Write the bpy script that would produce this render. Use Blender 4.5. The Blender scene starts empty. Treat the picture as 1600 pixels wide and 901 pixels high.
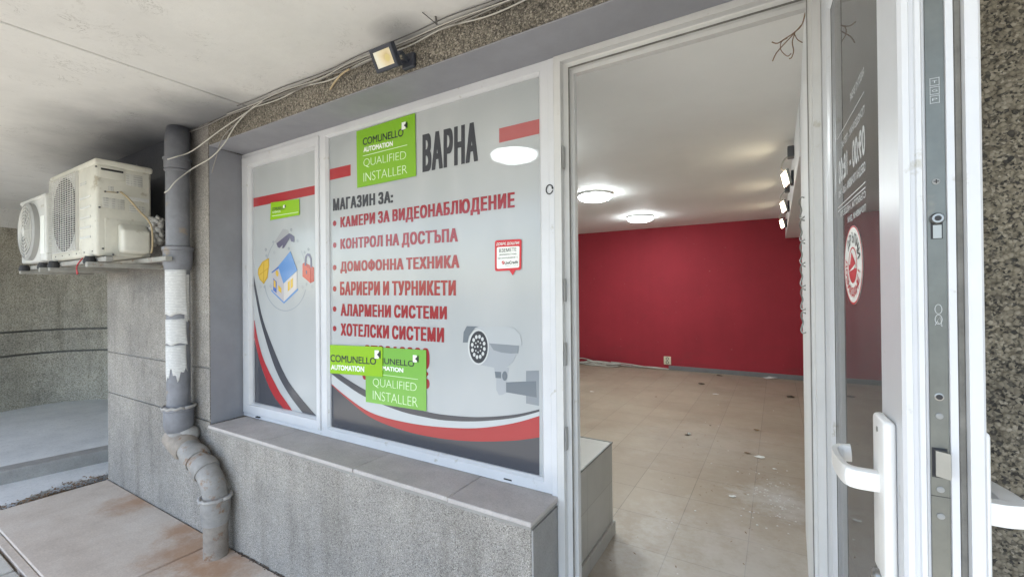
import bpy, bmesh, math, random
from mathutils import Vector, Matrix
R = math.radians
scene = bpy.context.scene
COL = scene.collection
random.seed(7)

# ------------------------------------------------------------------ camera
CAM = Vector((0, 0, 1.5))
F_PX, YAW, PITCH, ROLL = 685.2, R(31.16), R(0.30), R(-0.566)
fw = Vector((-math.sin(YAW) * math.cos(PITCH), math.cos(YAW) * math.cos(PITCH), math.sin(PITCH)))
rt0 = Vector((math.cos(YAW), math.sin(YAW), 0))
up0 = rt0.cross(fw)
RT = rt0 * math.cos(ROLL) + up0 * math.sin(ROLL)
UP = -rt0 * math.sin(ROLL) + up0 * math.cos(ROLL)
cam_d = bpy.data.cameras.new('camera')
cam = bpy.data.objects.new('camera', cam_d)
COL.objects.link(cam)
cam_d.sensor_width = 36
cam_d.lens = 36 * F_PX / 1600
cam_d.clip_start = 0.02
cam_d.clip_end = 3000
m = Matrix((RT, UP, -fw)).transposed().to_4x4()
m.translation = CAM
cam.matrix_world = m
scene.camera = cam

# ------------------------------------------------------------------ light
SUN_EL, SUN_AZ = 58, 200          # azimuth: clockwise from +Y; the sun stands over the street
w = bpy.data.worlds.new('World')
scene.world = w
w.use_nodes = True
nt = w.node_tree
sky = nt.nodes.new('ShaderNodeTexSky')
sky.sky_type = 'NISHITA'
sky.sun_disc = False
sky.sun_elevation = R(SUN_EL)
sky.sun_rotation = R(SUN_AZ)
bg = nt.nodes['Background']
nt.links.new(sky.outputs[0], bg.inputs[0])
bg.inputs[1].default_value = 0.15
sun_d = bpy.data.lights.new('sun', 'SUN')
sun = bpy.data.objects.new('sun', sun_d)
COL.objects.link(sun)
sun_d.energy = 3.2
sun_d.angle = R(0.5)
sun_d.color = (1, .93, .82)
sd = Vector((math.sin(R(SUN_AZ)) * math.cos(R(SUN_EL)), math.cos(R(SUN_AZ)) * math.cos(R(SUN_EL)), math.sin(R(SUN_EL))))
sun.rotation_euler = sd.to_track_quat('Z', 'Y').to_euler()
scene.view_settings.view_transform = 'Standard'
scene.view_settings.look = 'None'
scene.view_settings.exposure = 1.98
scene.view_settings.gamma = 1
scene.render.engine = 'CYCLES'
scene.cycles.use_denoising = True
scene.cycles.max_bounces = 10
scene.cycles.diffuse_bounces = 6
scene.cycles.transparent_max_bounces = 12
LAMP = 22.5                       # strength of the shop's ceiling lamps

# ------------------------------------------------------------------ measuring: a pixel of the 1600 px photo on a real plane
def ray(px, py):
    return fw + RT * ((px - 800) / F_PX) + UP * ((450.5 - py) / F_PX)
def on_y(px, py, Y):
    v = ray(px, py); return CAM + v * (Y / v.y)
def on_x(px, py, X):
    v = ray(px, py); return CAM + v * (X / v.x)
def on_z(px, py, Z):
    v = ray(px, py); return CAM + v * ((Z - 1.5) / v.z)

# ------------------------------------------------------------------ materials
Y0_ = 1.357
def mat(name, base=(.5, .5, .5), rough=.6, metal=0, spec=.5):
    M = bpy.data.materials.new(name)
    M.use_nodes = True
    b = M.node_tree.nodes['Principled BSDF']
    b.inputs['Base Color'].default_value = (*base, 1)
    b.inputs['Roughness'].default_value = rough
    b.inputs['Metallic'].default_value = metal
    b.inputs['Specular IOR Level'].default_value = spec
    return M
class NG:
    """short hand for node graphs"""
    def __init__(s, M):
        s.t = M.node_tree; s.b = s.t.nodes['Principled BSDF']
        s.co = s.t.nodes.new('ShaderNodeTexCoord').outputs['Object']
    def n(s, kind, **kw):
        x = s.t.nodes.new(kind)
        for k, v in kw.items(): setattr(x, k, v)
        return x
    def lk(s, a, b): s.t.links.new(a, b)
    def mapping(s, scale=(1, 1, 1), loc=(0, 0, 0), rot=(0, 0, 0)):
        x = s.n('ShaderNodeMapping'); s.lk(s.co, x.inputs[0])
        x.inputs['Scale'].default_value = scale; x.inputs['Location'].default_value = loc; x.inputs['Rotation'].default_value = rot
        return x.outputs[0]
    def noise(s, scale, detail=4, rough=.6, vec=None, dist=0):
        x = s.n('ShaderNodeTexNoise'); s.lk(vec or s.co, x.inputs['Vector'])
        x.inputs['Scale'].default_value = scale; x.inputs['Detail'].default_value = detail
        x.inputs['Roughness'].default_value = rough; x.inputs['Distortion'].default_value = dist
        return x.outputs['Fac']
    def voro(s, scale, out='Color', vec=None, feature='F1', rnd=1):
        x = s.n('ShaderNodeTexVoronoi', feature=feature); s.lk(vec or s.co, x.inputs['Vector'])
        x.inputs['Scale'].default_value = scale; x.inputs['Randomness'].default_value = rnd
        return x.outputs[out]
    def ramp(s, fac, stops, interp='LINEAR'):
        x = s.n('ShaderNodeValToRGB'); s.lk(fac, x.inputs[0])
        x.color_ramp.interpolation = interp
        e = x.color_ramp.elements
        while len(e) < len(stops): e.new(.5)
        for el, (p, c) in zip(e, stops):
            el.position = p; el.color = (*c, 1) if len(c) == 3 else c
        return x.outputs[0]
    def mix(s, fac, a, b, mode='MIX'):
        x = s.n('ShaderNodeMix', data_type='RGBA', blend_type=mode)
        for v, i in ((fac, 0), (a, 6), (b, 7)):
            if hasattr(v, 'links') or hasattr(v, 'is_linked'): s.lk(v, x.inputs[i])
            elif isinstance(v, (int, float)): x.inputs[i].default_value = v
            else: x.inputs[i].default_value = (*v, 1)
        return x.outputs[2]
    def math(s, op, a, b=0, c=0):
        x = s.n('ShaderNodeMath', operation=op)
        for v, i in ((a, 0), (b, 1), (c, 2)):
            if hasattr(v, 'is_linked'): s.lk(v, x.inputs[i])
            else: x.inputs[i].default_value = v
        return x.outputs[0]
    def sep(s, vec=None):
        x = s.n('ShaderNodeSeparateXYZ'); s.lk(vec or s.co, x.inputs[0]); return x.outputs
    def color(s, c): s.lk(c, s.b.inputs['Base Color'])
    def rough(s, f): s.lk(f, s.b.inputs['Roughness'])
    def bump(s, h, strength=.3, dist=.01):
        x = s.n('ShaderNodeBump'); s.lk(h, x.inputs['Height'])
        x.inputs['Strength'].default_value = strength; x.inputs['Distance'].default_value = dist
        s.lk(x.outputs[0], s.b.inputs['Normal'])
W2 = (0, 0, 0); W1 = (1, 1, 1)

def pebble(name, stops, scale, grime=.35, bump=.6, soot_shade=None):
    M = mat(name, rough=.9, spec=.25); g = NG(M)
    warp = g.n('ShaderNodeVectorMath', operation='ADD')
    nz = g.n('ShaderNodeTexNoise'); g.lk(g.co, nz.inputs['Vector']); nz.inputs['Scale'].default_value = scale * .8
    sc = g.n('ShaderNodeVectorMath', operation='SCALE'); g.lk(nz.outputs['Color'], sc.inputs[0]); sc.inputs['Scale'].default_value = .5 / scale
    g.lk(g.co, warp.inputs[0]); g.lk(sc.outputs[0], warp.inputs[1])
    v = warp.outputs[0]
    cell = g.sep(g.voro(scale, 'Color', v))[0]
    c1 = g.ramp(cell, stops)
    c2 = g.ramp(g.sep(g.voro(scale * 1.9, 'Color', v))[1], stops)
    c = g.mix(g.ramp(g.noise(scale * .6, 2), [(.45, W2), (.55, W1)]), c1, c2)
    d = g.voro(scale, 'Distance', v)
    edge = g.ramp(d, [(.4, W1), (.8, (.6, .59, .57))])
    c = g.mix(1, c, edge, 'MULTIPLY')
    big = g.ramp(g.noise(1.7, 7, .72), [(.3, (1 - grime,) * 3), (.7, (1.10, 1.085, 1.05))])
    c = g.mix(1, c, big, 'MULTIPLY')
    # rain streaks and blotches
    stv = g.ramp(g.noise(1, 6, .65, g.mapping((7, 7, .9))), [(.5, W1), (.72, (1 - grime * .8, 1 - grime * .82, 1 - grime * .86))])
    c = g.mix(1, c, stv, 'MULTIPLY')
    if soot_shade:  # sooty grime and shade painted in together, fading out from a point
        dv = g.n('ShaderNodeVectorMath', operation='DISTANCE'); g.lk(g.co, dv.inputs[0]); dv.inputs[1].default_value = soot_shade
        f = g.math('ADD', g.math('DIVIDE', dv.outputs['Value'], 1.05), g.math('MULTIPLY', g.math('SUBTRACT', g.noise(3, 5), .5), .7))
        c = g.mix(g.ramp(f, [(.35, (.9,) * 3), (1, W2)]), c, (.055, .06, .075))
    g.color(c)
    g.bump(g.math('MULTIPLY', d, -1), bump, .004)
    return M
M = {}
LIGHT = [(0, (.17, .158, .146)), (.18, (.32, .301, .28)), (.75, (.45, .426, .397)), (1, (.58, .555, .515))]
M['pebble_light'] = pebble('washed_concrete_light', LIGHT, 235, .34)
# the pier's own origin lies at (-1.2, 1.5, 0)
M['pebble_soot_shade'] = pebble('washed_concrete_soot_shade', LIGHT, 225, .36, .6, (-3.9 + 1.2, Y0_ - 1.5, 2.45))
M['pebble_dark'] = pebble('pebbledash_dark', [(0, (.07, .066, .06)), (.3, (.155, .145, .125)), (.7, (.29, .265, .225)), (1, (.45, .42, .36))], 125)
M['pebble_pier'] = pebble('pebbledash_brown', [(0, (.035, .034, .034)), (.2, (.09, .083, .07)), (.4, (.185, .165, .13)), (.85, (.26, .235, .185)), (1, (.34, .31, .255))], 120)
M['pebble_curved'] = pebble('washed_concrete_ochre', [(0, (.37, .35, .30)), (.4, (.50, .475, .41)), (1, (.62, .59, .51))], 90, .38, .4)

def paint(name, col, rough=.55, var=.12, scale=6, bump=.05, spots=None):
    Mt = mat(name, col, rough); g = NG(Mt)
    lo = tuple(c * (1 - var) for c in col); hi = tuple(min(1, c * (1 + var)) for c in col)
    c = g.ramp(g.noise(scale, 6, .65), [(.3, lo), (.7, hi)])
    if spots:
        c = g.mix(g.ramp(g.noise(spots[1], 5, .7), [(spots[2], W2), (spots[2] + .08, W1)]), c, spots[0])
    g.color(c)
    g.bump(g.noise(scale * 14, 3), bump, .003)
    return Mt
M['reveal'] = paint('grey_masonry_paint', (.27, .275, .30), .7, .1, 4, .2)
M['pvc'] = paint('white_pvc', (.58, .59, .61), .34, .06, 3, .015, ((.42, .41, .37), 13, .625))
M['pvc_shade'] = paint('aged_white_pvc', (.56, .56, .55), .4, .06, 5, .02, ((.45, .43, .38), 12, .64))
M['gasket'] = mat('rubber_gasket', (.03, .03, .032), .7)
M['gasket_grey'] = paint('grey_gasket', (.16, .155, .14), .7, .3, 20, .1)
def soffit_mat():
    Mt = mat('soffit_plaster', rough=.85, spec=.2); g = NG(Mt)
    c = g.ramp(g.noise(2.2, 7, .7), [(.25, (.60, .595, .575)), (.75, (.72, .715, .69))])
    # scuffs, flakes and cobweb specks
    wisp = g.noise(7, 8, .7, g.mapping((1, 1, 1), (3, 1, 0), (0, 0, .5)), 2.2)
    wl = g.ramp(wisp, [(.485, W2), (.50, W1), (.515, W2)])
    msk = g.ramp(g.noise(3.1, 5, .7, g.mapping((1, 1, 1), (9, 4, 0))), [(.52, W2), (.66, W1)])
    c = g.mix(g.math('MULTIPLY', g.math('MULTIPLY', wl, msk), .85), c, (.22, .21, .19))
    sp = g.ramp(g.noise(15, 8, .75, dist=1.5), [(.62, W2), (.70, W1)])
    c = g.mix(g.math('MULTIPLY', sp, .4), c, (.42, .405, .38))
    s2 = g.ramp(g.noise(60, 3, .6), [(.68, W2), (.73, W1)])
    c = g.mix(g.math('MULTIPLY', g.math('MULTIPLY', s2, msk), .8), c, (.16, .15, .14))
    # soot left by the heat pumps, deepened by painted-in shade, and a small smudge over the floodlight
    for (cx, cy, rx, ry, amt) in ((-3.95, 1.5, 1.7, .85, .84), (-3.2, 1.40, .85, .42, .72), (-1.30, 1.27, .15, .09, .42)):
        mp = g.mapping((1 / rx, 1 / ry, 1), (-cx / rx, -cy / ry, 0))
        sx = g.n('ShaderNodeVectorMath', operation='MULTIPLY'); g.lk(mp, sx.inputs[0]); sx.inputs[1].default_value = (1, 1, 0)
        ln = g.n('ShaderNodeVectorMath', operation='LENGTH'); g.lk(sx.outputs[0], ln.inputs[0])
        dd = g.math('ADD', ln.outputs['Value'], g.math('MULTIPLY', g.math('SUBTRACT', g.noise(1.8, 5, .55), .5), .6))
        c = g.mix(g.ramp(dd, [(.15, (amt,) * 3), (.55, (amt * .62,) * 3), (1, W2)]), c, (.10, .107, .125))
    g.color(c); g.bump(g.noise(35, 5, .7), .25, .004)
    return Mt
M['soffit'] = soffit_mat()
def slab_mat():
    Mt = mat('brown_paving', rough=.85, spec=.25); g = NG(Mt)
    c = g.ramp(g.noise(3, 8, .7), [(.25, (.46, .385, .315)), (.5, (.60, .52, .44)), (.75, (.69, .63, .55))])
    c = g.mix(g.math('MULTIPLY', g.ramp(g.noise(90, 4, .7), [(.35, W2), (.75, W1)]), .35), c, (.2, .17, .15))
    # rust under the drainpipe
    for (cx, cy, r) in ((-2.95, 1.22, .30), (-2.62, 1.22, .26), (-3.25, 1.33, .2), (-4.0, 1.32, .25)):
        mp = g.n('ShaderNodeVectorMath', operation='DISTANCE'); g.lk(g.co, mp.inputs[0]); mp.inputs[1].default_value = (cx, cy, 0)
        f = g.math('ADD', g.math('DIVIDE', mp.outputs['Value'], r), g.math('MULTIPLY', g.math('SUBTRACT', g.noise(9, 6, .7), .5), 1.6))
        f = g.ramp(f, [(.15, (.72,) * 3), (1, W2)])
        c = g.mix(f, c, (.37, .20, .10))
    g.color(c); g.bump(g.noise(60, 6, .75), .35, .004)
    return Mt
M['slab'] = slab_mat()
def concrete(name, a, b, sc=4, bump=.4):
    Mt = mat(name, rough=.9, spec=.2); g = NG(Mt)
    c = g.ramp(g.noise(sc, 9, .72), [(.28, a), (.72, b)])
    c = g.mix(g.math('MULTIPLY', g.ramp(g.noise(sc * 22, 4, .7), [(.5, W2), (.75, W1)]), .4), c, tuple(x * .5 for x in a))
    g.color(c); g.bump(g.noise(sc * 14, 6, .7), bump, .006)
    return Mt
M['concrete'] = concrete('grey_concrete', (.56, .57, .565), (.74, .745, .73), 3)
M['parapet_end'] = concrete('smooth_grey_render', (.24, .235, .225), (.32, .312, .30), 6, .3)
M['kerb'] = concrete('kerb_concrete', (.26, .25, .235), (.40, .39, .365), 6)
M['old_paving'] = concrete('old_paving', (.43, .41, .36), (.60, .575, .52), 5)
M['asphalt'] = concrete('asphalt', (.13, .122, .11), (.20, .19, .17), 2)
M['dirt'] = concrete('dirt', (.05, .04, .03), (.14, .11, .08), 14, .8)
M['sill'] = concrete('worn_stone_sill', (.40, .368, .35), (.54, .505, .48), 7, .4)
M['sill_edge'] = concrete('sill_mortar', (.25, .24, .22), (.36, .345, .32), 9)
M['red'] = paint('red_wall_paint', (.325, .022, .036), .8, .1, 1.2, .05)
def worn_wall(Mt):
    g = NG(Mt); src = g.b.inputs['Base Color'].links[0].from_socket
    roller = g.ramp(g.noise(1, 3, .5, g.mapping((9, 1, .5))), [(.3, (.965,) * 3), (.7, (1.02,) * 3)])
    c = g.mix(1, src, roller, 'MULTIPLY')
    sc = g.math('MULTIPLY', g.ramp(g.noise(4, 8, .75, g.mapping((1, 1, 2.2)), 1.2), [(.60, W2), (.68, W1)]), .35)
    c = g.mix(sc, c, (.20, .022, .03))
    sp = g.ramp(g.noise(26, 2, .5), [(.735, W2), (.75, W1)])
    c = g.mix(g.math('MULTIPLY', sp, .4), c, (.45, .25, .23))
    low = g.n('ShaderNodeMapRange'); g.lk(g.sep()[2], low.inputs[0]); low.inputs[1].default_value = .75; low.inputs[2].default_value = .12
    rub = g.ramp(g.noise(5, 7, .7, g.mapping((.4, 1, 1.6))), [(.52, W2), (.62, W1)])
    c = g.mix(g.math('MULTIPLY', g.math('MULTIPLY', low.outputs[0], rub), .4), c, (.17, .03, .035))
    g.color(c)
worn_wall(M['red'])
M['white_wall'] = paint('white_wall_paint', (.76, .76, .75), .6, .04, 2, .05)
M['ceil'] = paint('white_ceiling_paint', (.84, .845, .83), .7, .04, 1.2, .04)
def tiles():
    Mt = mat('beige_floor_tile', rough=.42, spec=.4); g = NG(Mt)
    br = g.n('ShaderNodeTexBrick', offset=0, squash=1)
    mp = g.mapping((1, 1, 1), (.87 + 1.08, -2.36 + 3.6, 0)); g.lk(mp, br.inputs['Vector'])
    br.inputs['Scale'].default_value = 1; br.inputs['Brick Width'].default_value = .36; br.inputs['Row Height'].default_value = .36
    br.inputs['Mortar Size'].default_value = .0022; br.inputs['Mortar Smooth'].default_value = .2
    br.inputs['Color1'].default_value = (.315, .264, .200, 1); br.inputs['Color2'].default_value = (.35, .296, .226, 1); br.inputs['Mortar'].default_value = (.19, .165, .13, 1)
    c = g.mix(1, br.outputs['Color'], g.ramp(g.noise(2.2, 8, .7), [(.25, (.86, .85, .84)), (.75, (1.08, 1.07, 1.07))]), 'MULTIPLY')
    # pale plaster dust
    for (cx, cy, r, a) in ((.0, 3.35, .3, .75), (-.1, 2.6, .8, .38), (-.3, 1.9, .9, .4), (-.45, 4.2, .9, .2)):
        mp = g.n('ShaderNodeVectorMath', operation='DISTANCE'); g.lk(g.co, mp.inputs[0]); mp.inputs[1].default_value = (cx, cy, .12)
        f = g.math('ADD', g.math('DIVIDE', mp.outputs['Value'], r), g.math('MULTIPLY', g.math('SUBTRACT', g.noise(6, 9, .78), .5), 2.2))
        c = g.mix(g.ramp(f, [(.1, (a,) * 3), (1, W2)]), c, (.52, .50, .48))
    c = g.mix(g.math('MULTIPLY', g.ramp(g.noise(46, 5, .7), [(.68, W2), (.74, W1)]), .45), c, (.13, .10, .08))
    g.color(c)
    g.rough(g.ramp(g.noise(3, 6), [(.3, (.34,) * 3), (.7, (.55,) * 3)]))
    g.bump(br.outputs['Fac'], -.3, .002)
    return Mt
M['tile'] = tiles()
def box_tiles():
    Mt = mat('beige_plinth_tile', rough=.35, spec=.45); g = NG(Mt)
    s = g.sep(); cm = g.n('ShaderNodeCombineXYZ')
    g.lk(s[1], cm.inputs[0]); g.lk(g.math('ADD', s[2], s[0]), cm.inputs[1])
    br = g.n('ShaderNodeTexBrick', offset=0); g.lk(cm.outputs[0], br.inputs['Vector'])
    br.inputs['Scale'].default_value = 1; br.inputs['Brick Width'].default_value = .33; br.inputs['Row Height'].default_value = .33
    br.inputs['Mortar Size'].default_value = .002
    br.inputs['Color1'].default_value = (.36, .345, .31, 1); br.inputs['Color2'].default_value = (.385, .37, .335, 1); br.inputs['Mortar'].default_value = (.27, .25, .22, 1)
    g.color(g.mix(1, br.outputs['Color'], g.ramp(g.noise(5, 6), [(.3, (.9,) * 3), (.7, (1.05,) * 3)]), 'MULTIPLY'))
    return Mt
M['box_tile'] = box_tiles()
M['skirting'] = paint('grey_skirting', (.17, .17, .175), .5)
M['pipe'] = paint('grey_pipe_paint', (.185, .19, .21), .55, .24, 8, .4, ((.25, .21, .17), 7, .60))
def soot_shade_head(Mt, z0, z1):  # darkens the pipe head: sooty grime with shade painted into the colour
    g = NG(Mt); src = g.b.inputs['Base Color'].links[0].from_socket
    f = g.math('ADD', g.sep()[2], g.math('MULTIPLY', g.math('SUBTRACT', g.noise(5, 5), .5), .5))
    mr = g.n('ShaderNodeMapRange'); g.lk(f, mr.inputs[0]); mr.inputs[1].default_value = z0; mr.inputs[2].default_value = z1
    g.color(g.mix(g.math('MULTIPLY', mr.outputs[0], .75), src, (.06, .065, .08)))
soot_shade_head(M['pipe'], 1.95, 2.55)
M['pipe_pale'] = paint('weathered_pipe_paint', (.275, .262, .245), .65, .25, 11, .5, ((.23, .14, .085), 8, .57))
M['pipe_rust'] = paint('rusty_pipe', (.27, .235, .20), .75, .3, 13, .6, ((.22, .125, .07), 9, .55))
M['mortar'] = paint('pipe_mortar', (.38, .365, .345), .9, .2, 25, .6)
M['ac'] = paint('ivory_sheet_metal', (.56, .55, .485), .45, .12, 5, .05, ((.34, .31, .24), 8, .61))
M['ac_white'] = paint('white_sheet_metal', (.58, .585, .565), .45, .10, 5, .05, ((.38, .36, .31), 8, .61))
M['ac_cover'] = paint('ivory_plastic', (.60, .59, .525), .4, .1, 6, .04, ((.40, .37, .30), 9, .60))
M['ac_wire'] = mat('grille_wire', (.58, .58, .55), .45)
M['dark'] = mat('dark_cavity', (.03, .03, .033), .8)
M['fan'] = mat('fan_plastic', (.09, .09, .1), .5)
M['disc'] = mat('fan_guard_plastic', (.33, .33, .32), .5)
M['steel'] = paint('dull_steel', (.33, .335, .32), .42, .12, 9, .05, ((.2, .15, .1), 12, .66))
for k in ('steel',): M[k].node_tree.nodes['Principled BSDF'].inputs['Metallic'].default_value = .8
M['galv'] = paint('galvanised_strip', (.165, .172, .16), .42, .22, 6, .03, ((.22, .2, .17), 5, .6))
M['galv'].node_tree.nodes['Principled BSDF'].inputs['Metallic'].default_value = .75
M['screw_grey'] = mat('dull_screw', (.24, .245, .24), .5)
M['bright_steel'] = mat('bright_steel', (.27, .27, .265), .35, 1)
M['bracket'] = paint('painted_bracket', (.32, .315, .29), .6, .2, 15, .1, ((.2, .12, .07), 14, .6))
M['wrap'] = paint('foil_wrap', (.45, .44, .42), .5, .25, 30, .8)
M['cable_tan'] = mat('tan_cable', (.42, .33, .2), .5)
M['cable_white'] = mat('white_cable', (.47, .455, .41), .55)
M['cable_grey'] = mat('grey_cable', (.24, .23, .21), .6)
M['cable_dark'] = mat('dark_cable', (.10, .095, .09), .6)
M['cable_red'] = mat('red_wire', (.45, .06, .07), .5)
M['flood_black'] = mat('dark_blue_housing', (.035, .04, .055), .5)
def flood_lens():
    Mt = mat('yellowed_lens', (.72, .66, .48), .25); g = NG(Mt)
    d = g.n('ShaderNodeVectorMath', operation='DISTANCE'); g.lk(g.co, d.inputs[0]); d.inputs[1].default_value = (.018, 0, .0)
    f = g.math('ADD', g.math('DIVIDE', d.outputs['Value'], .055), g.math('MULTIPLY', g.math('SUBTRACT', g.noise(30, 4), .5), .5))
    g.color(g.ramp(f, [(.1, (.60, .47, .24)), (.5, (.72, .62, .40)), (1, (.80, .78, .66))]))
    return Mt
M['lens'] = flood_lens()
M['led_chip'] = mat('led_chip', (.62, .52, .22), .4)
M['white_plastic'] = mat('white_plastic', (.78, .78, .77), .3)
M['cream_plastic'] = mat('cream_plastic', (.66, .62, .46), .4)
M['leaf_dark'] = mat('dry_leaf', (.07, .05, .035), .8)
M['leaf_brown'] = paint('brown_leaf', (.20, .125, .065), .8, .5, 25)
M['scrap'] = mat('paper_scrap', (.68, .68, .66), .8)
M['branch'] = mat('copper_wire', (.24, .15, .09), .6)

def vinyl(name, col, tr=.0, rough=.16, var=.03):
    Mt = mat(name, col, .16, spec=.42); g = NG(Mt)
    lo = tuple(c * (1 - var) for c in col); hi = tuple(min(1, c * (1 + var)) for c in col)
    g.color(g.ramp(g.noise(2.5, 5), [(.3, lo), (.7, hi)]))
    if tr:
        t = g.n('ShaderNodeBsdfTransparent'); mx = g.n('ShaderNodeMixShader'); mx.inputs[0].default_value = tr
        o = g.t.nodes['Material Output']
        g.lk(g.b.outputs[0], mx.inputs[1]); g.lk(t.outputs[0], mx.inputs[2]); g.lk(mx.outputs[0], o.inputs[0])
    return Mt
def poster_vinyl():
    Mt = vinyl('grey_printed_vinyl', (.50, .525, .535), .12, .3); g = NG(Mt)
    # faint diagonal streaks
    wv = g.noise(1.6, 2, .4, g.mapping((1.1, 1, .35), (0, 0, 0), (0, R(42), 0)))
    g.color(g.ramp(wv, [(.35, (.405, .43, .44)), (.5, (.475, .495, .503)), (.62, (.43, .455, .465))]))
    return Mt
M['v_grey'] = poster_vinyl()
M['v_dark'] = vinyl('charcoal_vinyl', (.062, .065, .077), .03)
M['v_ink'] = vinyl('charcoal_ink', (.05, .053, .062), .04)
M['v_red'] = vinyl('red_vinyl', (.37, .032, .038), .04)
M['v_redtext'] = vinyl('red_ink', (.29, .018, .024), .04)
M['v_fadered'] = vinyl('faded_red_vinyl', (.45, .13, .13), .12)
M['v_white'] = vinyl('pale_vinyl', (.54, .57, .585), .15)
M['v_green'] = vinyl('lime_green_sticker', (.20, .42, .025))
M['v_green2'] = vinyl('bright_lime_sticker', (.25, .48, .012))
M['v_green3'] = vinyl('mid_green_sticker', (.17, .41, .06))
M['ink_black'] = mat('black_ink', (.012, .02, .012), .5)
M['ink_white'] = mat('white_ink', (.80, .82, .78), .5)
M['ink_pale'] = mat('pale_green_ink', (.68, .82, .55), .5)
M['ink_hours'] = mat('frosted_lettering', (.42, .43, .43), .5)
M['ink_red'] = mat('bright_red_ink', (.55, .015, .025), .45)
for k, c in dict(p_body=(.36, .385, .41), p_body2=(.235, .26, .285), p_top=(.435, .46, .475), p_mid=(.17, .19, .215), p_dark=(.045, .05, .058), p_rim=(.56, .58, .58), p_bolt=(.15, .175, .20),
                 p_blue=(.13, .27, .55), p_blue2=(.09, .16, .42), p_wall=(.55, .53, .52), p_wall2=(.45, .43, .45), p_yellow=(.62, .42, .07), p_yel2=(.5, .33, .05), p_lock=(.50, .085, .06), p_lock2=(.4, .06, .05),
                 p_shack=(.13, .12, .19), p_line=(.33, .36, .38), p_violet=(.12, .11, .17), p_cam=(.36, .37, .38)).items():
    M[k] = vinyl('print_' + k[2:], c, .05)
def glass(name, tint=(1, 1, 1), rough=0.0, haze=0):
    Mt = bpy.data.materials.new(name); Mt.use_nodes = True
    t = Mt.node_tree; o = t.nodes['Material Output']; t.nodes.remove(t.nodes['Principled BSDF'])
    tr = t.nodes.new('ShaderNodeBsdfTransparent'); tr.inputs[0].default_value = (*tint, 1)
    gl = t.nodes.new('ShaderNodeBsdfGlossy'); gl.inputs['Roughness'].default_value = rough
    fr = t.nodes.new('ShaderNodeFresnel'); fr.inputs[0].default_value = 1.5
    mx = t.nodes.new('ShaderNodeMixShader')
    t.links.new(fr.outputs[0], mx.inputs[0]); t.links.new(tr.outputs[0], mx.inputs[1]); t.links.new(gl.outputs[0], mx.inputs[2]); t.links.new(mx.outputs[0], o.inputs[0])
    if haze:      # grey haze mixed into the pane to dull its reflections
        df = t.nodes.new('ShaderNodeBsdfDiffuse'); df.inputs[0].default_value = (.5, .5, .5, 1)
        m2 = t.nodes.new('ShaderNodeMixShader'); m2.inputs[0].default_value = haze
        nz = t.nodes.new('ShaderNodeTexNoise'); nz.inputs['Scale'].default_value = 3; nz.inputs['Detail'].default_value = 6
        ml = t.nodes.new('ShaderNodeMath'); ml.operation = 'MULTIPLY'; ml.inputs[1].default_value = haze * 2
        t.links.new(nz.outputs['Fac'], ml.inputs[0]); t.links.new(ml.outputs[0], m2.inputs[0])
        t.links.new(mx.outputs[0], m2.inputs[1]); t.links.new(df.outputs[0], m2.inputs[2]); t.links.new(m2.outputs[0], o.inputs[0])
    return Mt
M['glass'] = glass('window_glass', (.93, .95, .94))
M['door_glass'] = glass('door_glass', (.62, .64, .64), 0, .13)
def emit(name, col, s):
    Mt = mat(name, col, .4)
    b = Mt.node_tree.nodes['Principled BSDF']
    b.inputs['Emission Color'].default_value = (*col, 1); b.inputs['Emission Strength'].default_value = s
    return Mt
M['lamp'] = emit('lit_lamp_diffuser', (.90, .98, 1), LAMP)
M['led'] = emit('lit_led_panel', (1, .86, .60), 7)
def paper_mat():
    Mt = mat('printed_paper', (.7, .7, .68), .8); g = NG(Mt)
    z = g.sep()[2]
    ln = g.math('FRACT', g.math('MULTIPLY', z, 105))
    f = g.math('MULTIPLY', g.math('GREATER_THAN', ln, .62), g.ramp(g.noise(45, 2, .5, g.mapping((1, 1, 2.2))), [(.40, W2), (.46, W1)]))
    c = g.mix(g.math('MULTIPLY', f, .4), (.60, .60, .585), (.25, .25, .26))
    c = g.mix(g.ramp(g.noise(6, 4), [(.55, W2), (.7, (.5,) * 3)]), c, (.74, .735, .71))
    g.color(c); return Mt
M['paper'] = paper_mat()
M['sticker_grey'] = None
def label_mat():
    Mt = mat('printed_label', (.55, .55, .52), .5); g = NG(Mt)
    z = g.sep()[2]
    f = g.math('MULTIPLY', g.math('GREATER_THAN', g.math('FRACT', g.math('MULTIPLY', z, 70)), .5), g.ramp(g.noise(90, 2, .5, g.mapping((1, 1, .05))), [(.45, W2), (.52, W1)]))
    g.color(g.mix(g.math('MULTIPLY', f, .5), (.52, .52, .48), (.2, .2, .2))); return Mt
M['label'] = label_mat()

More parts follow.
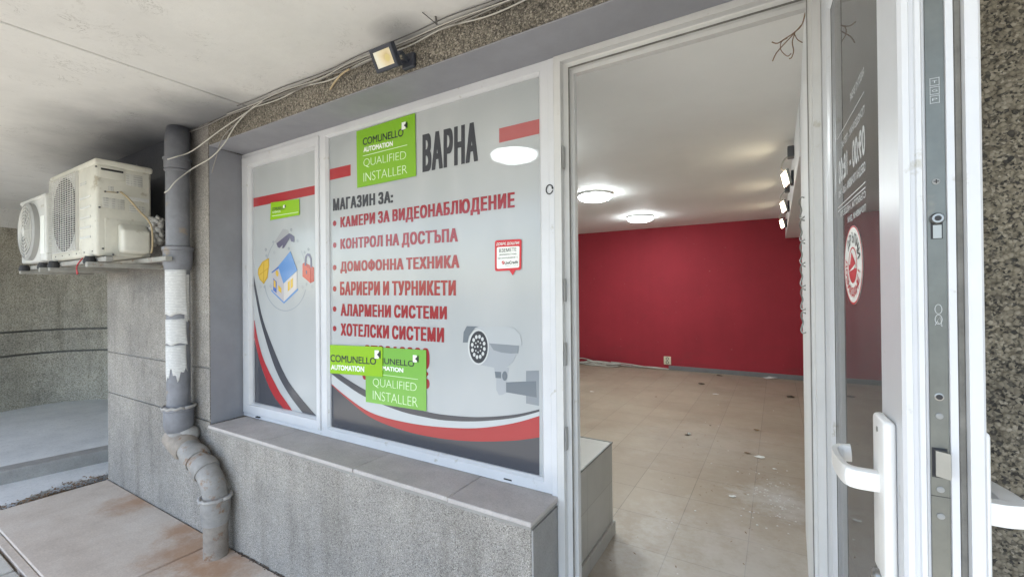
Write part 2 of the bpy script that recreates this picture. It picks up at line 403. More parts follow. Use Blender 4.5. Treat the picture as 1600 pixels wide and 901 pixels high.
# ------------------------------------------------------------------ builders
def tag(o, label=None, cat=None, group=None, kind=None):
    if label: o['label'] = label
    if cat: o['category'] = cat
    if group: o['group'] = group
    if kind: o['kind'] = kind
    return o
def empty(name, loc, label, cat, group=None, rotz=0):
    o = bpy.data.objects.new(name, None); COL.objects.link(o)
    o.location = loc; o.rotation_euler = (0, 0, rotz); o.empty_display_size = .1
    return tag(o, label, cat, group)
def origin(o):
    v = Vector((0, 0, 0))
    while o is not None:
        v += Vector(o.location); o = o.parent
    return v
class MB:
    def __init__(s): s.bm = bmesh.new()
    def face(s, pts):
        try: return s.bm.faces.new([s.bm.verts.new(p) for p in pts])
        except ValueError: return None
    def box(s, x0, x1, y0, y1, z0, z1, bev=0, seg=1):
        b = bmesh.new()
        vs = [b.verts.new((x, y, z)) for x in (x0, x1) for y in (y0, y1) for z in (z0, z1)]
        for f in ((0, 1, 3, 2), (4, 6, 7, 5), (0, 4, 5, 1), (2, 3, 7, 6), (0, 2, 6, 4), (1, 5, 7, 3)): b.faces.new([vs[i] for i in f])
        if bev: bmesh.ops.bevel(b, geom=list(b.edges), offset=bev, segments=seg, affect='EDGES', profile=.5)
        s.merge(b); return s
    def merge(s, b):
        me = bpy.data.meshes.new('tmp'); b.to_mesh(me); b.free(); s.bm.from_mesh(me); bpy.data.meshes.remove(me)
    def tube(s, pts, r, seg=10, cap=True):
        pts = [Vector(p) for p in pts]
        rs = r if isinstance(r, (list, tuple)) else [r] * len(pts)
        rings = []; up = None
        for i, p in enumerate(pts):
            a = pts[max(0, i - 1)]; c = pts[min(len(pts) - 1, i + 1)]
            t = (c - a)
            if t.length < 1e-9: t = Vector((0, 0, 1))
            t.normalize()
            if up is None:
                up = Vector((0, 0, 1)) if abs(t.z) < .9 else Vector((1, 0, 0))
            n = (up - t * up.dot(t)).normalized(); bnm = t.cross(n); up = n
            rings.append([s.bm.verts.new(p + (n * math.cos(2 * math.pi * k / seg) + bnm * math.sin(2 * math.pi * k / seg)) * rs[i]) for k in range(seg)])
        for a, b in zip(rings, rings[1:]):
            for k in range(seg): s.bm.faces.new((a[k], a[(k + 1) % seg], b[(k + 1) % seg], b[k]))
        if cap:
            s.bm.faces.new(rings[0][::-1]); s.bm.faces.new(rings[-1])
        return s
    def lathe(s, c, prof, axis='Z', seg=32):
        """prof: (radius, height along axis)"""
        rings = []
        for r, h in prof:
            ring = []
            for k in range(seg):
                a = 2 * math.pi * k / seg; u, v = r * math.cos(a), r * math.sin(a)
                d = {'Z': (u, v, h), 'Y': (u, h, v), 'X': (h, u, v)}[axis]
                ring.append(s.bm.verts.new(Vector(c) + Vector(d)))
            rings.append(ring)
        for a, b in zip(rings, rings[1:]):
            for k in range(seg): s.bm.faces.new((a[k], a[(k + 1) % seg], b[(k + 1) % seg], b[k]))
        s.bm.faces.new(rings[0]); s.bm.faces.new(rings[-1]); return s
    def ring(s, x0, x1, z0, z1, prof):
        """rectangular frame: prof entries (inset or (left,right,bottom,top), y)"""
        loops = []
        for ins, y in prof:
            l, r, b, t = ins if isinstance(ins, tuple) else (ins,) * 4
            loops.append([s.bm.verts.new(q) for q in ((x0 + l, y, z0 + b), (x1 - r, y, z0 + b), (x1 - r, y, z1 - t), (x0 + l, y, z1 - t))])
        for a, b in zip(loops, loops[1:]):
            for k in range(4): s.bm.faces.new((a[k], a[(k + 1) % 4], b[(k + 1) % 4], b[k]))
        return s
    def plate(s, pts, y, th=.0004):
        """polygon of (x, z) facing -Y with a little thickness"""
        f = [s.bm.verts.new((x, y, z)) for x, z in pts]; n = len(f)
        try: s.bm.faces.new(f)
        except ValueError: return s
        b = [s.bm.verts.new((x, y + th, z)) for x, z in pts]
        for k in range(n): s.bm.faces.new((f[k], f[(k + 1) % n], b[(k + 1) % n], b[k]))
        return s
    def strip(s, top, bot, y):
        for i in range(len(top) - 1):
            s.face([(top[i][0], y, top[i][1]), (bot[i][0], y, bot[i][1]), (bot[i + 1][0], y, bot[i + 1][1]), (top[i + 1][0], y, top[i + 1][1])])
        return s
    def move(s, mtx): bmesh.ops.transform(s.bm, matrix=mtx, verts=s.bm.verts); return s
    def build(s, name, mt, parent=None, smooth=False, local=False, weld=True):
        if weld: bmesh.ops.remove_doubles(s.bm, verts=s.bm.verts, dist=1e-5)
        bmesh.ops.recalc_face_normals(s.bm, faces=s.bm.faces)
        if parent is not None and not local:
            bmesh.ops.translate(s.bm, vec=-origin(parent), verts=s.bm.verts)
        me = bpy.data.meshes.new(name); s.bm.to_mesh(me); s.bm.free()
        me.materials.append(M[mt] if isinstance(mt, str) else mt)
        if smooth:
            me.polygons.foreach_set('use_smooth', [True] * len(me.polygons))
        o = bpy.data.objects.new(name, me); COL.objects.link(o)
        if smooth == 'auto':
            me.set_sharp_from_angle(angle=R(38))
        if parent is not None: o.parent = parent
        return o
def face_out(o, d=(0, -1, 0)):
    me = o.data
    if len(me.polygons) and me.polygons[0].normal.dot(Vector(d)) < 0: me.flip_normals()
    return o
def own_origin(o):
    """move a top-level mesh's origin to the bottom centre of its own box"""
    vs = [v.co for v in o.data.vertices]
    c = Vector(((min(v.x for v in vs) + max(v.x for v in vs)) / 2, (min(v.y for v in vs) + max(v.y for v in vs)) / 2, min(v.z for v in vs)))
    o.data.transform(Matrix.Translation(-c)); o.location = c; return o
def smooth_path(pts, n=6):
    pts = [Vector(p) for p in pts]; out = []
    for i in range(len(pts) - 1):
        p0, p1, p2, p3 = pts[max(0, i - 1)], pts[i], pts[i + 1], pts[min(len(pts) - 1, i + 2)]
        for k in range(n):
            t = k / n
            out.append(.5 * ((2 * p1) + (p2 - p0) * t + (2 * p0 - 5 * p1 + 4 * p2 - p3) * t * t + (3 * p1 - p0 - 3 * p2 + p3) * t ** 3))
    return out + [pts[-1]]
_dg = bpy.context.evaluated_depsgraph_get
from mathutils.geometry import tessellate_polygon, interpolate_bezier
def text_mesh(s, bold=0.0, spacing=1.0, clones=(), res=4, rows=44):
    """flat lettering in the unit box (x 0..1, z 0..1); filled by scan lines, clones = (widening, heightening) of the strokes"""
    cu = bpy.data.curves.new('t', 'FONT'); cu.body = s; cu.space_character = spacing; cu.space_word = .62 if clones else 1
    o = bpy.data.objects.new('t', cu); COL.objects.link(o)
    dg = _dg(); dg.update()
    cc = o.evaluated_get(dg).to_curve(dg)
    loops = []
    for sp in cc.splines:
        pts = []
        bp = sp.bezier_points; n = len(bp)
        for i in range(n):
            p, q = bp[i], bp[(i + 1) % n]
            straight = (p.handle_right - p.co).length < 1e-6 and (q.handle_left - q.co).length < 1e-6 or abs((p.handle_right - p.co).cross(q.co - p.co).length) < 1e-7 and abs((q.handle_left - p.co).cross(q.co - p.co).length) < 1e-7
            pts += [p.co.copy()] if straight else list(interpolate_bezier(p.co, p.handle_right, q.handle_left, q.co, res + 1))[:-1]
        if n == 0: pts = [Vector(q.co[:3]) for q in sp.points]
        if len(pts) < 3: continue
        ar = sum(pts[k].x * pts[(k + 1) % len(pts)].y - pts[(k + 1) % len(pts)].x * pts[k].y for k in range(len(pts))) / 2
        loops.append((ar, pts))
    o.to_curve_clear() if hasattr(o, 'to_curve_clear') else None
    bpy.data.objects.remove(o); bpy.data.curves.remove(cu)
    sign = 1 if max(loops, key=lambda q: abs(q[0]))[0] > 0 else -1
    if bold < 0:
        for a_, p in loops:
            q = [v.copy() for v in p]; n = len(p)
            for k in range(n):
                e1 = (q[k] - q[k - 1]).normalized(); e2 = (q[(k + 1) % n] - q[k]).normalized()
                n1, n2 = Vector((e1.y, -e1.x, 0)) * sign, Vector((e2.y, -e2.x, 0)) * sign
                p[k] = q[k] + (n1 + n2) / max(.5, 1 + n1.dot(n2)) * bold
        bold = 0
    hx, hz = clones if clones else (max(bold, 0), max(bold, 0))
    xs = [p.x for _, l in loops for p in l]; ys = [p.y for _, l in loops for p in l]
    x0, x1, y0, y1 = min(xs) - hx, max(xs) + hx, min(ys) - hz, max(ys) + hz
    segs = [(l[k - 1], l[k]) for _, l in loops for k in range(len(l)) if abs(l[k - 1].y - l[k].y) > 1e-9]
    def spans(z):
        ev = sorted((p.x + (q.x - p.x) * (z - p.y) / (q.y - p.y), 1 if q.y > p.y else -1) for p, q in segs if (p.y > z) != (q.y > z))
        out = []; wn = 0; st = 0
        for x, d in ev:
            if wn == 0: st = x
            wn += d
            if wn == 0: out.append((st - hx, x + hx))
        return out
    bm = bmesh.new(); N = rows; dz = (y1 - y0) / N
    for i in range(N):
        z = y0 + (i + .5) * dz + 1e-6
        sp = spans(z)
        if hz: sp = sp + spans(z - hz) + spans(z + hz) + spans(z - hz * .5) + spans(z + hz * .5)
        sp.sort(); mg = []
        for a_, b_ in sp:
            if mg and a_ <= mg[-1][1]: mg[-1][1] = max(mg[-1][1], b_)
            else: mg.append([a_, b_])
        za, zb = i / N, (i + 1) / N
        for a_, b_ in mg:
            a_, b_ = (a_ - x0) / (x1 - x0), (b_ - x0) / (x1 - x0)
            bm.faces.new([bm.verts.new(q) for q in ((a_, 0, za), (b_, 0, za), (b_, 0, zb), (a_, 0, zb))])
    return bm
def lettering(s, tl, bl, tr, br, y, mt, parent, bold=0.0, clones=(), spacing=1.0, name='lettering'):
    """lettering on the plane y, its box given by four (x, z) corners"""
    bm = text_mesh(s, bold, spacing, clones, rows=64 if clones else 44)
    for v in bm.verts:
        u, h, d = v.co.x, v.co.z, v.co.y
        a = (tl[0] * (1 - u) + tr[0] * u, tl[1] * (1 - u) + tr[1] * u); b = (bl[0] * (1 - u) + br[0] * u, bl[1] * (1 - u) + br[1] * u)
        v.co = (b[0] * (1 - h) + a[0] * h, y - d, b[1] * (1 - h) + a[1] * h)
    mb = MB(); mb.bm.free(); mb.bm = bm
    return face_out(mb.build(name, mt, parent, weld=False))

# ------------------------------------------------------------------ setting: ground, soffit
Y0 = 1.357        # outer face of the facade
D = 1.57          # face of the window frames
SOF = 2.565       # underside of the overhang
g = MB(); g.face([(-400, -400, -.075), (400, -400, -.075), (400, 400, -.075), (-400, 400, -.075)])
tag(g.build('ground', 'asphalt'), kind='structure')
s = MB()
s.box(-4.68, -2.931, .705, 1.352, -.07, 0, .006)
s.box(-2.914, -1.12, .705, 1.352, -.07, .004, .006)
s.box(-1.108, 1.2, .705, 1.352, -.07, 0, .006)
s.box(1.212, 4, .705, 1.352, -.07, 0, .006)
s.box(-5.1, 5, .662, .7025, -.07, -.005, .004)
tag(s.build('pavement', 'slab'), kind='structure')
s = MB()
for i in range(-6, 7):
    for j in range(5):
        x0 = i * .9 + .02 * math.sin(i * 3 + j); y0 = .6595 - (j + 1) * .7
        s.box(x0, x0 + .89, y0, y0 + .69, -.07, -.012 + .004 * ((i * 7 + j * 3) % 3), .006)
tag(s.build('path', 'old_paving'), kind='structure')
s = MB(); s.face([(-5.3, .4, -.05), (4, .4, -.05), (4, 1.36, -.05), (-5.3, 1.36, -.05)])
tag(s.build('soil', 'dirt'), kind='structure')
# gutter strip of broken concrete between the slab and the step
s = MB()
n = 14; pts_a, pts_b = [], []
for i in range(n + 1):
    y = .1 + i * (2.8 - .1) / n
    pts_a.append((-5.32, y)); pts_b.append((-4.86 + .06 * math.sin(i * 2.1) + .025 * math.sin(i * 5.3) - .1 * max(0, (y - 1.1)), y))
for i in range(n):
    s.face([(pts_a[i][0], pts_a[i][1], -.004), (pts_b[i][0], pts_b[i][1], -.012), (pts_b[i + 1][0], pts_b[i + 1][1], -.012), (pts_a[i + 1][0], pts_a[i + 1][1], -.004)])
    s.face([(pts_b[i][0], pts_b[i][1], -.012), (pts_b[i][0] + .01, pts_b[i][1], -.06), (pts_b[i + 1][0] + .01, pts_b[i + 1][1], -.06), (pts_b[i + 1][0], pts_b[i + 1][1], -.012)])
tag(s.build('gutter_path', 'concrete'), kind='structure')
# raised step (kerb + top) in front of the curved wall
s = MB()
e = [(-5.42, -.8), (-5.36, .2), (-5.31, .88), (-5.21, 1.5), (-5.1, 2.2), (-5.0, 3.2)]
for i in range(len(e) - 1):
    (xa, ya), (xb, yb) = e[i], e[i + 1]
    s.face([(-11, ya, .1), (xa - .16, ya, .1), (xb - .16, yb, .1), (-11, yb, .1)])
tag(s.build('platform', 'concrete'), kind='structure')
s = MB()
for i in range(len(e) - 1):
    (xa, ya), (xb, yb) = e[i], e[i + 1]
    s.face([(xa - .16, ya, .1), (xa - .008, ya, .1), (xb - .008, yb, .1), (xb - .16, yb, .1)])
    s.face([(xa - .008, ya, .1), (xa, ya, .09), (xb, yb, .09), (xb - .008, yb, .1)])
    s.face([(xa, ya, .09), (xa + .012, ya, -.07), (xb + .012, yb, -.07), (xb, yb, .09)])
tag(s.build('kerb', 'kerb'), kind='structure')
# the overhang: two cast panels with an open joint
s = MB()
s.box(-13, -2.584, -1.4, 6, SOF, SOF + .06, .004)
s.box(-2.571, 6.5, -1.4, 1.66, SOF, SOF + .06, .004)
s.box(-13, 6.5, -1.4, 6, SOF + .065, SOF + .3)
tag(s.build('overhang_ceiling', 'soffit'), kind='structure')
s = MB(); s.box(-2.60, -2.55, -1.39, Y0 + .2, SOF + .012, SOF + .02)
tag(s.build('ceiling_joint', 'dark'), kind='structure')

# ------------------------------------------------------------------ facade
fac = empty('facade_wall', (-1.2, 1.5, 0), 'pebble-dashed grey concrete shopfront wall with sill and drainpipe', 'wall')
s = MB()
xl, xr = -4.69, -3.018
def pier_block(s, ins, z0, z1):
    q = [(xl + ins, Y0 + ins), (xr - ins, Y0 + ins), (-3.066 - ins, 1.662), (xl + ins, 1.662)]
    s.face([(x, y, z0) for x, y in q]); s.face([(x, y, z1) for x, y in q])
    for k in range(4):
        a, b = q[k], q[(k + 1) % 4]; s.face([(*a, z0), (*b, z0), (*b, z1), (*a, z1)])
pier_block(s, .010, 0, SOF)
for z0, z1 in ((-.07, .704), (.717, 1.032), (1.045, SOF)): pier_block(s, 0, z0, z1)
s.box(xl, xl + .3, 1.662, 4.5, 0, SOF)
s.build('left_pier', 'pebble_soot_shade', fac)
s = MB(); s.box(xr, -.752, Y0, 1.655, -.07, .668, .004)
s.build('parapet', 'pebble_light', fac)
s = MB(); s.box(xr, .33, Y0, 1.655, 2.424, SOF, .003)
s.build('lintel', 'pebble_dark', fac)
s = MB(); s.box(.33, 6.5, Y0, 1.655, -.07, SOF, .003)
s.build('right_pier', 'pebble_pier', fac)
s = MB()
s.face([(xr + .0035, Y0 + .003, .692), (-3.0445, D + .03, .692), (-3.0445, D + .03, 2.418), (xr + .0035, Y0 + .003, 2.418)])
s.box(xr, .33, Y0 + .004, 1.654, 2.418, 2.423)
s.box(.322, .329, Y0 + .004, 1.654, 0, 2.418)
s.build('reveal', 'reveal', fac)
s = MB(); s.box(-.7515, -.745, Y0 + .003, D - .01, 0, .655); s.build('parapet_end', 'parapet_end', fac)
sl = MB()
cuts = [xr + .002, -2.42, -1.68, -1.12, -.742]
for a, b in zip(cuts, cuts[1:]):
    sl.box(a + .0015, b - .0015, Y0 - .012 + random.uniform(-.003, .003), D + .02, .672, .69, .003)
sl.build('sill', 'sill', fac)
s = MB(); s.box(xr, -.7505, Y0 - .004, D, .655, .673, .002); s.build('sill_bedding', 'sill_edge', fac)

# curved wall beyond the passage
crv = [(-7.3, -1.2), (-7.55, -.5), (-7.8, .3), (-7.95, .9), (-8.05, 1.33), (-8.12, 1.6), (-8.11, 1.8), (-8.03, 1.98), (-7.76, 2.23), (-7.2, 2.5), (-6.4, 2.68), (-5.4, 2.74), (-4.3, 2.76)]
cw = smooth_path([(x, y, 0) for x, y in crv], 5)
def extr(path, z0, z1, off=0):
    s = MB()
    for a, b in zip(path, path[1:]):
        t = (b - a).normalized(); nrm = Vector((t.y, -t.x, 0)) * off
        s.face([(a.x + nrm.x, a.y + nrm.y, z0), (b.x + nrm.x, b.y + nrm.y, z0), (b.x + nrm.x, b.y + nrm.y, z1), (a.x + nrm.x, a.y + nrm.y, z1)])
    return s
cwt = empty('curved_wall', (-8, 1.6, .1), 'curved ochre grey concrete wall with two grooves beyond the raised step', 'wall')
s = MB()
for (z0, z1) in ((0, .75), (.776, 1.04), (1.066, 2.33)):
    t = extr(cw, z0, z1, .03); me = bpy.data.meshes.new('t'); t.bm.to_mesh(me); s.bm.from_mesh(me); t.bm.free()
extr(cw, 0, 2.4, 0).build('groove_back', 'gasket_grey', cwt, smooth='auto')
s.build('wall_face', 'pebble_curved', cwt, smooth='auto')
extr(cw, 2.33, SOF + .01, .034).build('whitewashed_band', 'soffit', cwt, smooth='auto')

# ------------------------------------------------------------------ shop interior
ZF, ZC, YB = .12, 2.572, 7.85
s = MB(); s.box(-4.5, 1.5, 1.657, YB + .2, .0, ZF); s.box(-.743, .32, Y0 + .006, 1.657, .0, ZF - .006)
tag(s.build('floor', 'tile'), kind='structure')
s = MB(); s.box(-4.5, 1.5, 1.63, YB + .2, ZC, ZC + .05)
tag(s.build('ceiling', 'ceil'), kind='structure')
s = MB(); s.box(-4.5, 1.5, YB, YB + .1, ZF, ZC)
tag(s.build('back_wall', 'red'), 'red painted rear wall of the empty shop', 'wall', kind='structure')
s = MB(); s.box(-4.5, -4.38, 1.66, YB, ZF, ZC)
tag(s.build('wall_left', 'white_wall'), 'white side wall inside the shop behind the window', 'wall', kind='structure')
s = MB()
s.face([(.094, 1.656, ZF), (.124, 3.02, ZF), (.124, 3.02, ZC), (.094, 1.656, ZC)])
s.face([(.124, 3.02, ZF), (1.4, 3.02, ZF), (1.4, 3.02, ZC), (.124, 3.02, ZC)])
s.face([(.094, 1.656, ZF), (.4, 1.656, ZF), (.4, 1.656, ZC), (.094, 1.656, ZC)])
s.face([(1.4, 3.02, ZF), (1.4, YB, ZF), (1.4, YB, ZC), (1.4, 3.02, ZC)])
tag(s.build('wall_right', 'white_wall'), 'white inner wall beside the open shop door', 'wall', kind='structure')
s = MB(); s.box(.117, 1.39, 3.025, YB - .002, 2.256, ZC - .001, .003)
tag(s.build('ceiling_beam', 'white_wall'), 'boxed white beam under the shop ceiling', 'beam', kind='structure')
s = MB(); s.box(-1.61, 1.39, YB - .016, YB - .001, ZF, .192, .003)
tag(own_origin(s.build('skirting_board', 'skirting')), 'dark grey skirting board along the foot of the red wall', 'skirting', kind='structure')
pl = empty('tiled_plinth', (-1.5, 2.04, ZF), 'low beige tiled ledge inside the shop beside the doorway', 'ledge')
s = MB(); s.box(-3.0, -.812, 1.66, 2.424, ZF, .635, .003); s.build('plinth_body', 'box_tile', pl)
s = MB(); s.box(-3.0, -.800, 2.3, 2.436, ZF, .195, .003); s.box(-.811, -.798, 1.66, 2.3, ZF, .195, .002); s.build('plinth_skirting', 'box_tile', pl)
s = MB(); s.box(-.819, -.8085, 1.66, 2.428, .629, .6385, .002); s.box(-3, -.81, 2.418, 2.4285, .629, .6385, .002); s.build('metal_trim', 'galv', pl)

# ------------------------------------------------------------------ shopfront frame
sf = empty('shopfront_frame', (-1.5, D, .69), 'white plastic shopfront window and doorway frame', 'window frame')
WY = D + .022     # face of the printed film
s = MB()
s.ring(-3.065, -2.2, .693, 2.419, [(0, 1.65), (0, D), ((.04, .03, .03, .035), D), ((.04, .03, .03, .035), D + .02), ((.07, .05, .06, .06), D + .02), ((.07, .05, .06, .06), 1.65), (0, 1.65)])
s.build('side_light_frame', 'pvc', sf)
s = MB()
s.ring(-3.03, -2.222, .718, 2.392, [(0, D + .03), (0, D - .006), (.003, D - .010), ((.072, .03, .055, .055), D - .010), ((.082, .036, .066, .066), D + .01), ((.086, .04, .07, .07), D + .04)])
s.build('side_sash', 'pvc', sf)
s = MB()
s.ring(-2.2, -.772, .693, 2.419, [(0, 1.65), (0, D), ((.028, .036, .04, .036), D), ((.040, .048, .052, .046), D + .014), ((.042, .05, .054, .048), D + .04), ((.042, .05, .054, .048), 1.65), (0, 1.65)])
s.build('main_frame', 'pvc', sf)
s = MB(); s.box(-.772, -.7465, D - .003, 1.65, .05, 2.419, .002); s.build('mullion', 'pvc', sf)
s = MB()
s.ring(-.746, .118, .02, 2.419, [(0, 1.65), (0, D - .006), (.002, D - .008), ((.030, .022, .02, .026), D - .008), ((.030, .022, .02, .026), D + .02), ((.034, .026, .02, .03), D + .023), ((.050, .031, .02, .042), D + .023), ((.050, .031, .02, .042), D + .05), ((.062, .033, .02, .058), D + .052), ((.062, .033, .02, .058), 1.65), (0, 1.65)])
s.build('door_frame', 'pvc_shade', sf)
s = MB()
s.ring(-.6955, .0865, .045, 2.3765, [((0, 0, 0, 0), D + .0225), ((.003, .002, 0, .003), D + .0215), ((.003, .002, 0, .003), D + .030)])
s.build('door_gasket', 'gasket_grey', sf)
for zz in (2.02, 1.50, 1.25, .92):
    s = MB(); s.box(-.7125, -.7105 + .001, D - .002, D + .018, zz - .045, zz + .045, .0006)
    s.box(-.7112, -.709, D + .002, D + .012, zz - .02, zz + .025, .0005)
    s.build('strike_plate', 'disc', sf)
for x in (-2.86, -.98):
    s = MB(); s.box(x - .02, x + .02, D - .0125 if x < -2 else D - .001, D + .005, .703, .710, .001); s.build('drain_slot', 'gasket', sf)
s = MB(); s.box(-2.955, -2.235, WY + .004, WY + .010, .77, 2.345); s.build('side_glass', 'glass', sf)
s = MB(); s.box(-2.17, -.80, WY + .004, WY + .010, .735, 2.385); s.build('main_glass', 'glass', sf)

def P(px, py, y=WY):
    v = on_y(px, py, y); return (v.x, v.z)
def PL(l, y=WY): return [P(a, b, y) for a, b in l]
def spl(l, n=6):
    return [(v.x, v.y) for v in smooth_path([(a, b, 0) for a, b in l], n)]
def resample(l, xs):
    out = []
    for x in xs:
        for (a, b), (c, d) in zip(l, l[1:]):
            if a <= x <= c or abs(x - a) < 1e-6 or abs(x - c) < 1e-6:
                out.append((x, b + (d - b) * ((x - a) / (c - a) if c > a else 0))); break
        else: out.append((x, l[0][1] if x < l[0][0] else l[-1][1]))
    return out
def swoosh(name, top, bot, y, mt, parent, x0, x1, n=40):
    xs = [x0 + (x1 - x0) * i / n for i in range(n + 1)]
    t = resample(spl(top), xs); b = resample(spl(bot), xs)
    return face_out(MB().strip(PL(t), PL(b), y).build(name, mt, parent))
def plate(name, pix, y, mt, parent): return MB().plate(PL(pix), y).build(name, mt, parent)

# main poster -------------------------------------------------------
XL, XR, ZB, ZT = -2.163, -.808, .74, 2.375
po = empty('window_poster', (-1.49, WY, ZB), 'large grey printed film on the main window listing security goods in Cyrillic', 'window poster')
s = MB(); s.box(XL, XR, WY, WY + .002, ZB, ZT); s.build('film', 'v_grey', po)
L1 = WY - .0006; L2 = WY - .0012; L3 = WY - .0020; L4 = WY - .0028
xa, xb = 511.5, 843
redlow = [(505, 590), (514, 597), (543.5, 623.5), (582, 653), (638, 674), (694, 685), (749, 689), (805, 687.5), (846, 682)]
redtop = [(505, 588.5), (514, 595.5), (543, 620), (582, 645), (638, 660), (694, 667), (749, 668), (805, 660), (846, 648)]
base = [(500, 667), (600, 691), (700, 714.5), (850, 750.5)]
swoosh('lower_field', redlow, base, L1, 'v_dark', po, xa, xb)
swoosh('red_swoosh', redtop, redlow, L2, 'v_red', po, xa, xb)
dkt = [(505, 563), (520, 576), (537, 588), (571.6, 609), (610, 626), (666.5, 642.4), (700, 648), (749, 651), (805, 647), (846, 638)]
dkb = [(505, 569), (520, 585), (540, 600), (571.6, 620), (625, 641.6), (666.5, 651.6), (700, 656.6), (749, 657.5), (805, 652), (846, 641.5)]
swoosh('pale_swoosh', dkb, redtop, L1, 'v_white', po, xa, xb)
swoosh('charcoal_swoosh', dkt, dkb, L2, 'v_dark', po, xa, xb)
plate('red_bar', [(511.5, 265.5), (548, 257), (548, 274.5), (511.5, 282.5)], L1, 'v_red', po)
plate('red_bar', [(780, 201), (843, 186), (843, 209), (780, 223.5)], L1, 'v_fadered', po)
IMP = (.078, .022)
def line(sx, l, t0, b0, r, t1, b1, mt, bold=0, cl=IMP, spacing=1.19, y=L2, parent=po):
    return lettering(sx, P(l, t0), P(l, b0), P(r, t1), P(r, b1), y, mt, parent, bold, cl, spacing)
line('ВАРНА', 660.3, 211, 269.5, 747, 189.5, 251.5, 'v_ink')
line('МАГАЗИН ЗА:', 520.5, 310.5, 330, 614.5, 297.5, 316.5, 'v_ink')
rows = [('КАМЕРИ ЗА ВИДЕОНАБЛЮДЕНИЕ', 532, 339, 359, 804.5, 299.5, 329, 349),
        ('КОНТРОЛ НА ДОСТЪПА', 532, 373, 392.5, 715.5, 355.5, 382, 383),
        ('ДОМОФОННА ТЕХНИКА', 532, 408, 427, 718, 396.5, 422.5, 418),
        ('БАРИЕРИ И ТУРНИКЕТИ', 531.5, 440, 461, 712.5, 437.5, 461.5, 451),
        ('АЛАРМЕНИ СИСТЕМИ', 532.5, 474, 493.5, 698.5, 478, 499, 482.5),
        ('ХОТЕЛСКИ СИСТЕМИ', 532.5, 504.5, 524, 694, 511.5, 535, 513)]
for (sx, l, t0, b0, r, t1, b1, by) in rows:
    line(sx, l, t0, b0, r, t1, b1, 'v_redtext')
    c = P(523, by); rr = .0155
    MB().plate([(c[0] + rr * math.cos(k * .3927), c[1] + rr * math.sin(k * .3927)) for k in range(16)], L2).build('bullet', 'v_redtext', po)
line('070010000', 569, 538.2, 561, 671.5, 543.8, 577, 'v_redtext')
line('088200006', 566, 570, 592, 671.5, 581, 607.5, 'v_redtext')
# printed bullet camera
Z = lambda a, b: (690 + a / 3.218, 360 + b / 3.218)
def pic(name, pts, y, mt, parent=po): return plate(name, [Z(*q) for q in pts], y, mt, parent)
def oval(cx, cy, rx, ry, n=28, tilt=0): return [(cx + rx * math.cos(2 * math.pi * k / n) + tilt * math.sin(2 * math.pi * k / n), cy + ry * math.sin(2 * math.pi * k / n)) for k in range(n)]
cp = bpy.data.objects.new('camera_picture', None); COL.objects.link(cp); cp.parent = po
def picp(pts, y, mt, name): return plate(name, [Z(*q) for q in pts], y, mt, cp)
picp([(425, 705), (490, 702), (490, 880), (425, 868)], L1, 'p_body2', 'wall_plate')
picp([(325, 762), (475, 756), (478, 838), (325, 812)], L2, 'p_bolt', 'arm')
picp([(262, 680), (340, 690), (326, 760), (325, 815), (305, 826), (288, 826), (275, 800), (275, 745)], L1, 'p_body', 'neck')
picp([(268, 708), (300, 710), (300, 742), (272, 740)], L2, 'p_bolt', 'neck_joint')
picp(oval(318, 730, 13, 24, 20), L2, 'p_bolt', 'pivot')
picp(oval(319, 732, 6, 11, 16), L3, 'p_mid', 'pivot_cap')
picp([(165, 505), (210, 492), (385, 560), (388, 600), (360, 660), (325, 690), (262, 688), (185, 672)], L2, 'p_body', 'body')
picp([(240, 565), (390, 578), (386, 616), (350, 618), (300, 612), (262, 600)], L3, 'p_body2', 'shadow_band')
picp([(165, 490), (190, 482), (330, 482), (368, 492), (395, 520), (405, 565), (400, 578), (240, 566), (205, 498)], L3 - .0006, 'p_top', 'hood')
picp([(128, 480), (190, 482), (165, 495), (138, 530), (132, 562), (108, 562), (112, 510)], L3, 'p_bolt', 'visor')
picp(oval(187, 585, 53, 90, 32), L4, 'p_rim', 'rim')
picp(oval(188, 585, 46, 81, 32), L4 - .0006, 'p_dark', 'lens')
for k in range(12):
    a = 2 * math.pi * k / 12 + .2
    picp(oval(187 + 31 * math.cos(a), 584 + 52 * math.sin(a), 6.5, 10, 12), L4 - .0012, 'p_rim', 'diode')
for k in range(8):
    a = 2 * math.pi * k / 8
    picp(oval(186 + 16 * math.cos(a), 584 + 27 * math.sin(a), 3.2, 4.6, 8), L4 - .0012, 'p_rim', 'small_diode')
picp(oval(184, 582, 4, 6, 8), L4 - .0012, 'p_rim', 'small_diode')

# side poster -------------------------------------------------------
ps = empty('window_poster', (-2.6, WY, .78), 'narrow grey printed film on the side window showing a house, padlock and shield', 'window poster')
s = MB(); s.box(-2.952, -2.238, WY, WY + .002, .775, 2.34); s.build('film', 'v_grey', ps)
plate('red_stripe', [(392, 310.5), (494, 289.5), (494, 303.5), (392, 324.5)], L1, 'v_red', ps)
def swoosh_h(name, left, right, y, mt, parent, n=36):
    ys = [left[0][1] + (left[-1][1] - left[0][1]) * i / n for i in range(n + 1)]
    f = lambda l: [(b, a) for a, b in resample(spl([(q[1], q[0]) for q in l]), ys)]
    return face_out(MB().strip(PL(f(left)), PL(f(right)), y).build(name, mt, parent))
swoosh_h('charcoal_swoosh', [(391, 398), (394, 425), (400, 465), (409, 508), (429, 572), (450, 613), (476, 648)],
         [(391, 396), (396, 425), (403, 462), (414, 508), (443.5, 581.5), (467, 617), (497, 652)], L2, 'v_dark', ps)
swoosh_h('red_swoosh', [(391, 500), (396, 520), (407, 567), (424, 611), (440, 634), (452, 648)], [(391, 445), (396, 488), (409, 552), (434, 606), (449, 629), (464, 652)], L2, 'v_red', ps)
